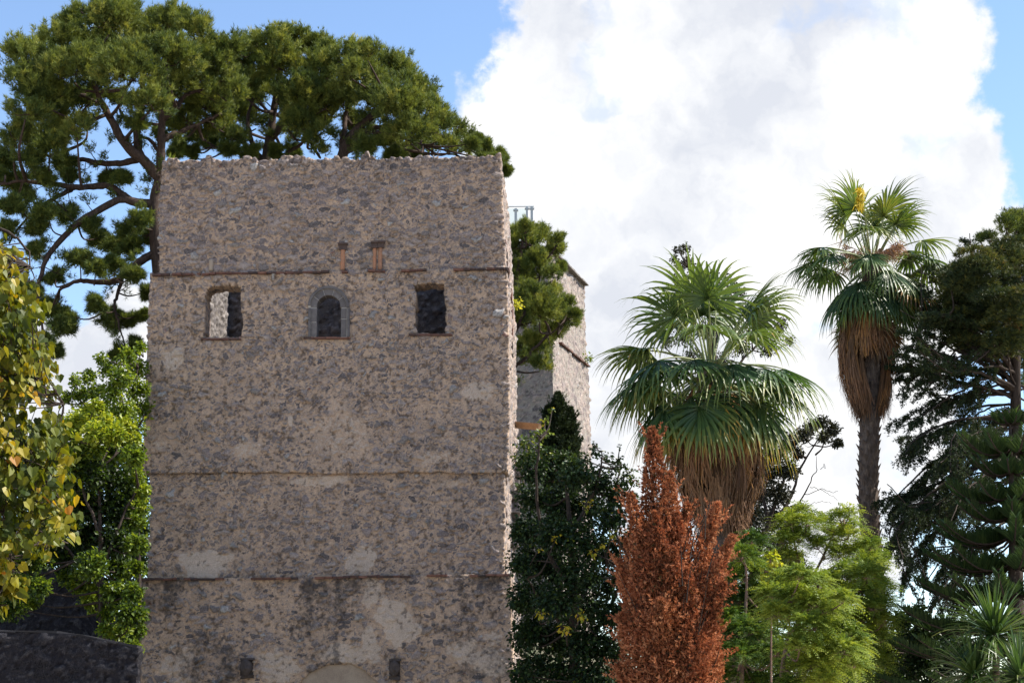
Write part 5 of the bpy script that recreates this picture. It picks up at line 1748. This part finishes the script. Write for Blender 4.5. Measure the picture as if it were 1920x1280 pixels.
def cedar_bough(T, path, r0, foliage_from=.25, size=.16, blen=.75, hang=.35, tone=.35, dens=1.0, flat=True):
    R = T.R
    T.limb(path, r0, .012, 7)
    n = len(path)
    seg = np.linalg.norm(np.diff(path, axis=0), axis=1).sum()
    m = int(seg * 9 * dens)
    for t in R.uniform(foliage_from, 1, m):
        i = min(int(t * (n - 1)), n - 2)
        q = path[i] + (path[i + 1] - path[i]) * (t * (n - 1) - i)
        d = unit(path[i + 1] - path[i])
        s = unit(np.cross(d, UP)) * R.choice([-1, 1])
        L = blen * R.uniform(.4, 1.15) * (1.15 - .55 * t)
        dr = unit(d * R.uniform(.3, 1) + s * R.uniform(.2, 1.1) - UP * R.uniform(-.05, .5) * hang * 2)
        e = q + dr * L - UP * hang * L * .45
        mid = (q + e) / 2 + UP * .06 * L
        pth = smooth_path([q, mid, e], 6)
        T.twigs.tube(pth, np.linspace(.012, .004, len(pth)), 4, caps=False)
        k = int(30 * dens * L / .5) + 4
        tt = R.uniform(.1, 1.02, k)
        p = q + (e - q) * tt[:, None] + UP * (.06 * L * 4 * tt * (1 - tt))[:, None] + R.normal(size=(k, 3)) * .035
        ax = unit(dr * .5 + R.normal(size=(k, 3)) * .5 + UP * .25)
        tn = np.clip(tone + R.normal(size=k) * .12, 0, 1)
        T.L.add(tufts(R, p, ax, 6, size, .022, .6), np.repeat(tn, 6))


def bl(pts, dy=0.0, n=22):
    return limb_path(pts, Y, Y + dy, n)


for pts, dy, r in (([(1905, 705), (1850, 690), (1780, 702), (1690, 725)], -1, .09), ([(1905, 740), (1830, 738), (1750, 756), (1668, 792)], .5, .09), ([(1905, 775), (1820, 786), (1745, 812), (1694, 852)], -1.5, .08), ([(1905, 820), (1840, 836), (1765, 866), (1705, 915), (1668, 962)], .8, .09),
                   ([(1905, 850), (1830, 876), (1745, 926), (1692, 985), (1658, 1042)], -.6, .09), ([(1905, 890), (1840, 926), (1770, 978), (1722, 1030), (1694, 1090)], 1, .09), ([(1905, 950), (1850, 985), (1790, 1036), (1748, 1096)], -1.2, .08), ([(1905, 1000), (1860, 1040), (1800, 1080), (1770, 1120)], .8, .07),
                   ([(1905, 880), (1820, 890), (1720, 920), (1645, 940)], .3, .06), ([(1905, 790), (1860, 800), (1800, 830), (1760, 870)], -3, .07), ([(1905, 840), (1870, 870), (1820, 920), (1790, 980)], -3.5, .07), ([(1905, 760), (1880, 765), (1840, 790), (1815, 830)], 3, .07),
                   ([(1905, 930), (1930, 960), (1960, 1000)], -1, .06), ([(1905, 830), (1940, 850), (1980, 890)], -1, .06), ([(1905, 720), (1950, 720), (2000, 740)], 0, .07)):
    cedar_bough(T, bl(pts, dy), r * .6, .22, .085, .8, .75, .30, 1.15)
    for rep in range(2):
        j = [(x + T.R.normal() * 14 * (i > 0), y + T.R.normal() * 20 * (i > 0) + 16 * (rep + 1) * (1 if i else .6)) for i, (x, y) in enumerate(pts)]
        j[-1] = (j[-1][0] + T.R.uniform(10, 60), j[-1][1])
        cedar_bough(T, bl(j, dy + T.R.uniform(-3, 3)), r * .45, .25, .085, .7, .75, .30, .9)
for pts, dy, r in (([(1905, 700), (1850, 640), (1790, 600), (1730, 590)], -1.5, .12), ([(1905, 735), (1820, 690), (1760, 665), (1700, 655)], .5, .13), ([(1900, 745), (1800, 715), (1740, 700), (1680, 690)], 1.5, .1), ([(1905, 690), (1870, 620), (1840, 560), (1815, 520)], 1, .11), ([(1903, 640), (1880, 570), (1870, 510)], -1, .1),
                   ([(1905, 720), (1800, 640), (1745, 600), (1715, 560)], 2, .1), ([(1905, 730), (1850, 700), (1780, 680), (1700, 620)], -2, .09), ([(1905, 660), (1930, 600), (1960, 560)], -1, .1)):
    cedar_bough(T, bl(pts, dy), r * .7, .45, .09, .7, .2, .34, 1.0)
    for rep in range(2):
        j = [(x + T.R.normal() * 16 * (i > 0), y + T.R.normal() * 26 * (i > 0)) for i, (x, y) in enumerate(pts)]
        cedar_bough(T, bl(j, dy + T.R.uniform(-2.5, 2.5)), r * .35, .4, .09, .6, .3, .34, .8)
for (x, y, r) in ((1832, 492, 32), (1868, 474, 32), (1898, 470, 28), (1806, 516, 30), (1850, 524, 36), (1900, 520, 36), (1790, 550, 30), (1822, 565, 36), (1872, 570, 38), (1915, 575, 34), (1776, 585, 30), (1800, 610, 34), (1845, 618, 36), (1895, 625, 36), (1825, 650, 24), (1870, 660, 28), (1915, 660, 30), (1780, 525, 16)):
    C = W(x, y, Y + T.R.uniform(-2.2, 2.2))
    rr = r * Y / FPX * 1.08
    # flat layered sprays
    for L_ in range(5):
        c2 = C + np.array([T.R.normal() * rr * .35, T.R.normal() * rr * .5, (L_ - 2) * rr * .36])
        m = int(240 * (rr / .5) ** 1.5)
        a = T.R.uniform(0, 2 * math.pi, m)
        q = np.sqrt(T.R.uniform(0, 1, m)) * rr
        p = c2 + np.stack([q * np.cos(a), q * np.sin(a), -.30 * q * q / rr + T.R.normal(size=m) * .05], 1)
        ax = unit(np.stack([np.cos(a), np.sin(a), 0 * a], 1) * .9 + UP * .3 + T.R.normal(size=(m, 3)) * .4)
        T.L.add(tufts(T.R, p, ax, 6, .15, .024, .5), np.repeat(np.clip(.50 + T.R.normal() * .10 + T.R.normal(size=m) * .13, 0, 1), 6))
    T.reach(C, .05, .015)
T.finish(M_CEDAR, M_BARKDARK)
pine('pine_tree', 'bluish green pine top peeking over the cedar at the right edge', 78, [(1935, 1200), (1930, 800), (1915, 560), (1900, 450)], .25, [], [(1886, 428, 26), (1915, 418, 24), (1855, 446, 15), (1905, 445, 24), (1940, 430, 30), (1838, 452, 8), (1930, 470, 30)], [], 105, yspread=1.5, tone=.38)

M_ARAU = leaf_mat('araucaria_leaf', [(0, (0.014, 0.032, 0.016)), (.4, (0.035, 0.07, 0.028)), (.7, (0.075, 0.125, 0.04)), (1, (0.13, 0.185, 0.07))], .28, .5, .3)
Y = 38
T = Tree('araucaria', (W(1897, 1349, Y)[0], Y, 0), 'tiered araucaria with comb like upright needles on level branches, in front of the cedar', 'tree', 711)
T.stem(np.vstack([[W(1897, 1349, Y)[0], Y, -.2], limb_path([(1897, 1349), (1898, 1100), (1896, 900), (1893, 768)], Y, Y, 30)]), .13, .02, 10)


def araucaria_branch(T, P, az, L, rise, blen):
    R = T.R
    d = np.array([math.cos(az), math.sin(az), 0])
    t = np.linspace(0, 1, 14)
    path = P + d * (t * L)[:, None] + UP * (rise * L * (-.35 * np.sin(t * math.pi * .9) + .42 * t ** 2.2))[:, None]
    T.twigs.tube(path, np.linspace(.035, .012, 14), 6, caps=False)
    T.nodes.append(path)
    n = int(L / .022)
    for sg in (-1, 1):
        tt = np.linspace(.10, 1.0, n) + R.normal(size=n) * .006
        i = np.clip((tt * 13).astype(int), 0, 12)
        q = path[i] + (path[i + 1] - path[i]) * (tt * 13 - i)[:, None]
        dd_ = unit(path[i + 1] - path[i])
        s = unit(np.cross(dd_, UP)) * sg
        l = blen * (1.1 - .75 * tt) * R.uniform(.8, 1.15, n)
        ax = unit(s * .62 + UP * .62 + dd_ * .42 + R.normal(size=(n, 3)) * .07)
        for wv in (unit(np.cross(ax, dd_)), dd_):
            w_ = wv * .014
            e = q + ax * l[:, None]
            m_ = q + ax * (l * .6)[:, None] - UP * .0
            T.L.add(np.stack([q - w_ * .8, q + w_ * .8, m_ + w_ * 1.1, e, m_ - w_ * 1.1], 1), np.clip(.45 + R.normal(size=n) * .15, 0, 1))


wh = [(790, 34, .6), (838, 105, .62), (880, 70, .7), (926, 118, .55), (965, 100, .5), (1005, 142, .45), (1055, 165, .40), (1110, 188, .34), (1168, 215, .30), (1225, 235, .26), (1290, 250, .22)]
for (y, rpx, rise) in wh:
    zc = W(1895, y, Y)
    nb = 8
    a0 = T.R.uniform(0, 2 * math.pi)
    for k in range(nb):
        araucaria_branch(T, np.array([zc[0], Y, zc[2]]), a0 + k * 2 * math.pi / nb + T.R.normal() * .1, rpx * Y / FPX * T.R.uniform(.85, 1.1), rise, .56)
    if y < 800:
        continue
    araucaria_branch(T, np.array([zc[0], Y, zc[2]]), math.pi + T.R.uniform(.0, .35), rpx * Y / FPX, rise, .56)
T.finish(M_ARAU, M_BARKDARK)

# cordyline heads: sword leaves, each plant on a short stem
M_SWORD = leaf_mat('sword_leaf', [(0, (0.02, 0.045, 0.016)), (.5, (0.05, 0.10, 0.03)), (.8, (0.10, 0.155, 0.042)), (1, (0.19, 0.22, 0.08))], .32, .38, .35)


def cordyline(label, heads, Y, seed):
    R = np.random.default_rng(seed)
    b = W(heads[0][0], 1349, Y)
    root = thing('cordyline', (b[0], Y, 0), label, 'plant')
    stem = MB()
    for (x, y, L, n) in heads:
        C = W(x, y, Y + R.uniform(-.2, .2))
        P = smooth_path([[b[0], Y, -.1], [(b[0] + C[0]) / 2, Y, C[2] * .55], C - UP * .05], 14)
        stem.tube(P, np.linspace(.07, .045, len(P)), 8, rough=.08, rng=R)
        lf = Leaves()
        d = rdirs(R, n)
        d[:, 2] = np.abs(d[:, 2]) * 1.1 - .42
        d = unit(d)
        d[: n // 4] = unit(d[: n // 4] + UP * .9)
        l = L * R.uniform(.75, 1.1, n)
        side = unit(np.cross(d, UP + R.normal(size=(n, 3)) * .1))
        pos = C + d * .05
        cur = d.copy()
        prev = None
        tn = np.clip(.5 + R.normal(size=n) * .18, 0, 1)
        for k in range(8):
            s = k / 7
            w_ = side * (.024 * min(1, .5 + s * 2) * (1 - s ** 2.2) + .001)
            up_ = unit(np.cross(side, cur)) * .006
            row = (pos - w_ + up_, pos, pos + w_ + up_)
            if prev is not None:
                lf.add(np.stack([prev[0], prev[1], row[1], row[0]], 1), tn)
                lf.add(np.stack([prev[1], prev[2], row[2], row[1]], 1), tn)
            prev = row
            cur = unit(cur - UP * (.05 + .30 * s * s) * (1 - .6 * np.clip(cur[:, 2:3], 0, 1)))
            pos = pos + cur * (l / 7)[:, None]
        lf.build('leaf_rosette', M_SWORD, root)
    stem.build('stem', M_BARKPINK, root, smooth=True)


cordyline('cordyline with two round heads of pale edged sword leaves, lower right corner', [(1866, 1192, .82, 230), (1826, 1268, .74, 190)], 25, 721)
cordyline('spiky cordyline head cut off by the right edge below the larger rosette', [(1914, 1272, .66, 150)], 23.5, 722)
# dark undergrowth below the conifers
oak('dark leafy shrub at the foot of the araucaria beside the feathery trees', 42, [(1715, 1349), (1718, 1250), (1725, 1180)], [],
    [(1690, 1165, 22), (1720, 1150, 22), (1690, 1200, 34), (1730, 1190, 34), (1765, 1190, 32), (1680, 1245, 38), (1725, 1240, 38), (1770, 1245, 38), (1690, 1290, 38), (1740, 1295, 40), (1790, 1300, 40), (1800, 1210, 30), (1660, 1220, 20), (1665, 1270, 30), (1840, 1290, 40), (1830, 1230, 30), (1880, 1280, 40)], 731, .11, 200, .3, M_DARKLEAF, 'shrub', 'leafy_shrub', .06)
oak('dense dark shrubbery in the hollow behind the feathery bushes', 46, [(1500, 1349), (1500, 1250), (1500, 1180)], [],
    [(1400, 1130, 40), (1450, 1140, 42), (1500, 1130, 40), (1550, 1150, 40), (1600, 1170, 42), (1640, 1200, 34), (1400, 1200, 44), (1450, 1220, 46), (1500, 1210, 46), (1560, 1220, 46), (1610, 1240, 44), (1400, 1280, 46), (1460, 1290, 46), (1520, 1290, 46), (1580, 1290, 46), (1640, 1290, 40), (1340, 1160, 36), (1340, 1240, 40), (1480, 1100, 24), (1560, 1105, 24)], 732, .12, 170, .3, M_DARKLEAF, 'shrub', 'leafy_shrub', .06)

# ---------------------------------------------------------------- left side: lime branches close to the camera and trees behind them
M_LINDEN = leaf_mat('autumn_linden_leaf', [(0, (0.03, 0.05, 0.008)), (.35, (0.10, 0.125, 0.013)), (.65, (0.225, 0.21, 0.018)), (.88, (0.38, 0.28, 0.025)), (1, (0.34, 0.16, 0.03))], .42, .45, .25, (1.25, 1.05, .3))
Y = 13.0
T = Tree('linden_tree', (W(-330, 1349, Y)[0], Y, 0), 'near linden tree with large yellow green autumn leaves hanging in at the left edge', 'tree', 801)
T.stem(np.vstack([[W(-330, 1349, Y)[0], Y, -.2], limb_path([(-330, 1349), (-320, 900), (-300, 500), (-260, 150)], Y, Y, 24)]), .16, .06, 10)
arms = [([(-310, 700), (-180, 470), (-60, 440), (10, 470), (18, 520)], -.1), ([(-310, 760), (-170, 560), (-40, 560), (40, 600), (66, 640)], .3), ([(-315, 860), (-150, 680), (0, 690), (70, 720), (104, 760)], -.3), ([(-318, 900), (-150, 780), (0, 800), (90, 840), (128, 872)], .3),
        ([(-320, 1000), (-160, 860), (0, 880), (80, 930), (128, 958)], -.3), ([(-320, 1050), (-160, 940), (-20, 960), (60, 1000), (92, 1020)], .2), ([(-320, 1100), (-160, 1010), (-40, 1020), (10, 1060)], 0), ([(-315, 820), (-160, 640), (-20, 640), (60, 670), (84, 700)], .6), ([(-320, 960), (-160, 820), (-20, 840), (50, 880), (90, 905)], .7)]
for pts, dy in arms:
    T.limb(limb_path(pts, Y, Y + dy, 26), .03, .006, 6)
edge = np.array([(8, 440), (22, 452), (28, 500), (34, 530), (62, 545), (74, 590), (70, 640), (90, 668), (88, 715), (108, 735), (122, 765), (120, 800), (138, 862), (112, 900), (138, 938), (130, 990), (98, 1022), (58, 1050), (28, 1068), (-5, 1095)], float)
nt = 1400
ty = T.R.uniform(432, 1095, nt)
tx = -130 + (np.interp(ty, edge[:, 1], edge[:, 0]) + 122) * T.R.uniform(0, 1, nt) ** .8
gapn = vnoise(np.stack([tx / 60, ty / 45, 0 * tx], 1), 1.0, 19)
kp = (gapn > .27) | (tx < -40)
tx, ty = tx[kp], ty[kp]
per = 8
tw = np.array([W(a, b, Y + c) for a, b, c in zip(tx, ty, T.R.uniform(-.8, .9, len(tx)))])
dirt = unit(np.stack([.7 + T.R.normal(size=len(tx)) * .4, T.R.normal(size=len(tx)) * .5, -.35 + T.R.normal(size=len(tx)) * .35], 1))
ii = np.repeat(np.arange(len(tx)), per)
cen = tw[ii] + dirt[ii] * T.R.uniform(-.2, .08, (len(ii), 1)) + T.R.normal(size=(len(ii), 3)) * .05
xx = ii
ax = unit(dirt[ii] * .45 + np.stack([T.R.normal(size=len(xx)) * .4, T.R.normal(size=len(xx)) * .4, -.75 + T.R.normal(size=len(xx)) * .4], 1))
nn = unit(np.stack([.3 + T.R.normal(size=len(xx)) * .65, -.3 + T.R.normal(size=len(xx)) * .65, .5 + T.R.normal(size=len(xx)) * .45], 1))
rn = np.clip(.38 + .36 * (vnoise(cen, 2.2, 3) - .5) * 2 + (T.R.normal(size=len(tx)) * .17)[ii] + T.R.normal(size=len(xx)) * .12, 0, 1)
V = broad(T.R, cen, ax, nn, .068 * T.R.uniform(.5, 1.3, len(xx)), .95, .14, 'heart')
T.L.add(V, np.concatenate([rn, rn]))
for i in range(len(tw)):
    T.reach(tw[i] + dirt[i] * .05, .006, .002, .02)
for (x, y, r, n) in ((25, 1100, 30, 60), (-20, 1130, 40, 70)):
    leaf_puff(T, W(x, y, Y), r * Y / FPX, n, .095, .4, .15, shape='heart', shell=.1, hang=.8, fold=.1)
for k in range(46):
    x, y = T.R.uniform(-760, -190), T.R.uniform(60, 1080)
    leaf_puff(T, W(x, y, Y + T.R.uniform(-1.6, 1.8)), .42, 90, .074, .4, .2, shape='heart', shell=.1, hang=.7, fold=.12)
T.finish(M_LINDEN, M_BARKDARK)

M_BRIGHT = leaf_mat('bright_green_leaf', [(0, (0.008, 0.018, 0.005)), (.2, (0.025, 0.05, 0.01)), (.42, (0.09, 0.145, 0.018)), (.65, (0.21, 0.28, 0.025)), (1, (0.44, 0.45, 0.05))], .45, .45, .35)  # near-black end of the ramp paints shade inside the tower-side tree
oak('airy bright green tree top under the lowest pine limb', 55.5, [(262, 1349), (258, 1000), (240, 850), (228, 740)], [[(238, 860), (180, 780), (140, 730)], [(232, 800), (250, 720), (262, 660)], [(238, 830), (260, 800), (268, 780)]],
    [(240, 668, 24), (258, 690, 26), (205, 690, 24), (190, 672, 14), (165, 706, 18), (140, 712, 12), (225, 705, 28), (250, 725, 30), (210, 735, 30), (175, 735, 24), (150, 740, 20), (262, 765, 28), (230, 770, 32), (195, 775, 32), (160, 775, 28), (265, 650, 12), (125, 745, 16), (250, 800, 28), (268, 730, 16)], 811, .13, 135, .5, M_BRIGHT, 'tree', 'deciduous_tree', .10)
oak('leafy green tree against the left edge of the tower, sunlit top and shaded inside painted into its leaf tones', 53.5, [(190, 1349), (190, 1150), (188, 1000), (185, 880)], [[(190, 1060), (230, 960), (262, 900)], [(190, 1020), (150, 900), (135, 830)], [(190, 1100), (120, 1010), (80, 980)]],
    [(145, 790, 26, .72), (180, 810, 26, .68), (215, 815, 26, .66), (245, 825, 22, .7), (120, 800, 22, .75), (130, 830, 30, .6), (170, 845, 30, .5), (210, 850, 30, .45), (250, 855, 26, .45), (130, 870, 32, .42), (170, 890, 36, .15), (210, 900, 36, .12), (250, 895, 26, .45), (265, 920, 18, .55), (262, 950, 20, .55), (250, 975, 26, .45), (160, 940, 40, .1), (210, 950, 40, .1),  # bright upper and near-black inner leaf tones paint sun and shade
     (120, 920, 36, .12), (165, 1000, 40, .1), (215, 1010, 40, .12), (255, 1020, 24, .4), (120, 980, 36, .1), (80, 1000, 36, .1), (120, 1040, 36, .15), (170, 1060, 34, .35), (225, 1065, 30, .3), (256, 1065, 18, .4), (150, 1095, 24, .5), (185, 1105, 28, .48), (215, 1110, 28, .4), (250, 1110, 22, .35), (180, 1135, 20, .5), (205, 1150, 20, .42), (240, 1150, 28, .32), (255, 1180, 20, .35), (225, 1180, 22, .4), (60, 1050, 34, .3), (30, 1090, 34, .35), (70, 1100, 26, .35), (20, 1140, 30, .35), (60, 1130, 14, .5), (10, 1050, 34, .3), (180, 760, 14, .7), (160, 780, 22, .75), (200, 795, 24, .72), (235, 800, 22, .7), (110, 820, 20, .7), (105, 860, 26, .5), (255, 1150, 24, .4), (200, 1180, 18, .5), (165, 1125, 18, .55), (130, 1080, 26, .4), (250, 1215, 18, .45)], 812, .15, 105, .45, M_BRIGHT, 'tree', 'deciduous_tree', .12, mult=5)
oak('shadowy evergreen thicket behind the garden walls at the left', 70, [(120, 1349), (120, 1150), (122, 1000)], [],
    [(20, 880, 50), (80, 870, 50), (140, 880, 50), (200, 880, 50), (250, 900, 44), (20, 950, 54), (90, 950, 54), (160, 950, 54), (230, 960, 52), (20, 1030, 54), (90, 1030, 54), (160, 1030, 54), (230, 1040, 52), (20, 1110, 54), (90, 1110, 54), (160, 1110, 54), (235, 1110, 50), (270, 980, 40), (270, 1060, 40), (240, 1180, 44), (180, 1180, 46), (265, 850, 36), (272, 920, 40), (268, 1010, 40)], 813, .16, 170, .35, M_DARKLEAF, 'tree', 'evergreen_oak', .2)

# small plants rooted in the masonry
def wall_weed(label, P, r, n, size, tone, mat, seed, cat='plant', grass=False):
    T = Tree('wall_weed', P, label, cat, seed)
    P = np.asarray(P, float)
    for k in range(5):
        e = P + rdirs(T.R, 1)[0] * r * np.array([.8, .8, .6]) + np.array([r * .5, 0, r * .35])
        T.stem(smooth_path([P, (P + e) / 2 + UP * .03, e], 5), .01, .004, 4)
    if grass:
        d = unit(T.R.normal(size=(n, 3)) * .5 + UP)
        T.L.add(tufts(T.R, np.repeat(P[None], n, 0) + T.R.normal(size=(n, 3)) * .06, d, 3, r * 1.6, .014, .25), np.repeat(np.clip(tone + T.R.normal(size=n) * .1, 0, 1), 3))
    else:
        leaf_puff(T, P + np.array([r * .5, 0, r * .3]), r, n, size, tone, .12, shell=.2, hang=.2)
    T.finish(mat, M_BARKDARK, 'leaves')


def side_point(py, d, out_=.0):
    z = TW(960, py, d)[1]
    return to_world(float(uRf(z)) + out_, d, z)


wall_weed('yellow leaved weed growing from the sunny side of the tower', side_point(575, 7.0), .34, 90, .13, .85, M_LIMELEAF, 901)
wall_weed('green tuft rooted among the broken stones on the side of the tower', side_point(918, 6.2, .15), .2, 70, .09, .7, M_BRIGHT, 902)
wall_weed('dry grass tuft on the top left corner of the tower', to_world(TW(316, 296)[0], .3, TW(316, 297)[1]), .17, 22, .05, .8, M_FEATHER, 903, 'grass', True)
wall_weed('grass tuft on the top right part of the tower rim', to_world(TW(880, 293)[0], .4, TW(880, 293)[1]), .12, 14, .05, .5, M_FEATHER, 904, 'grass', True)
wall_weed('small yellow green bush on the ledge of the rear tower', O_B + UB * .25 + DB * 7.5 + UP * (zTopB - 5.0), .45, 70, .16, .5, M_BRIGHT, 905)
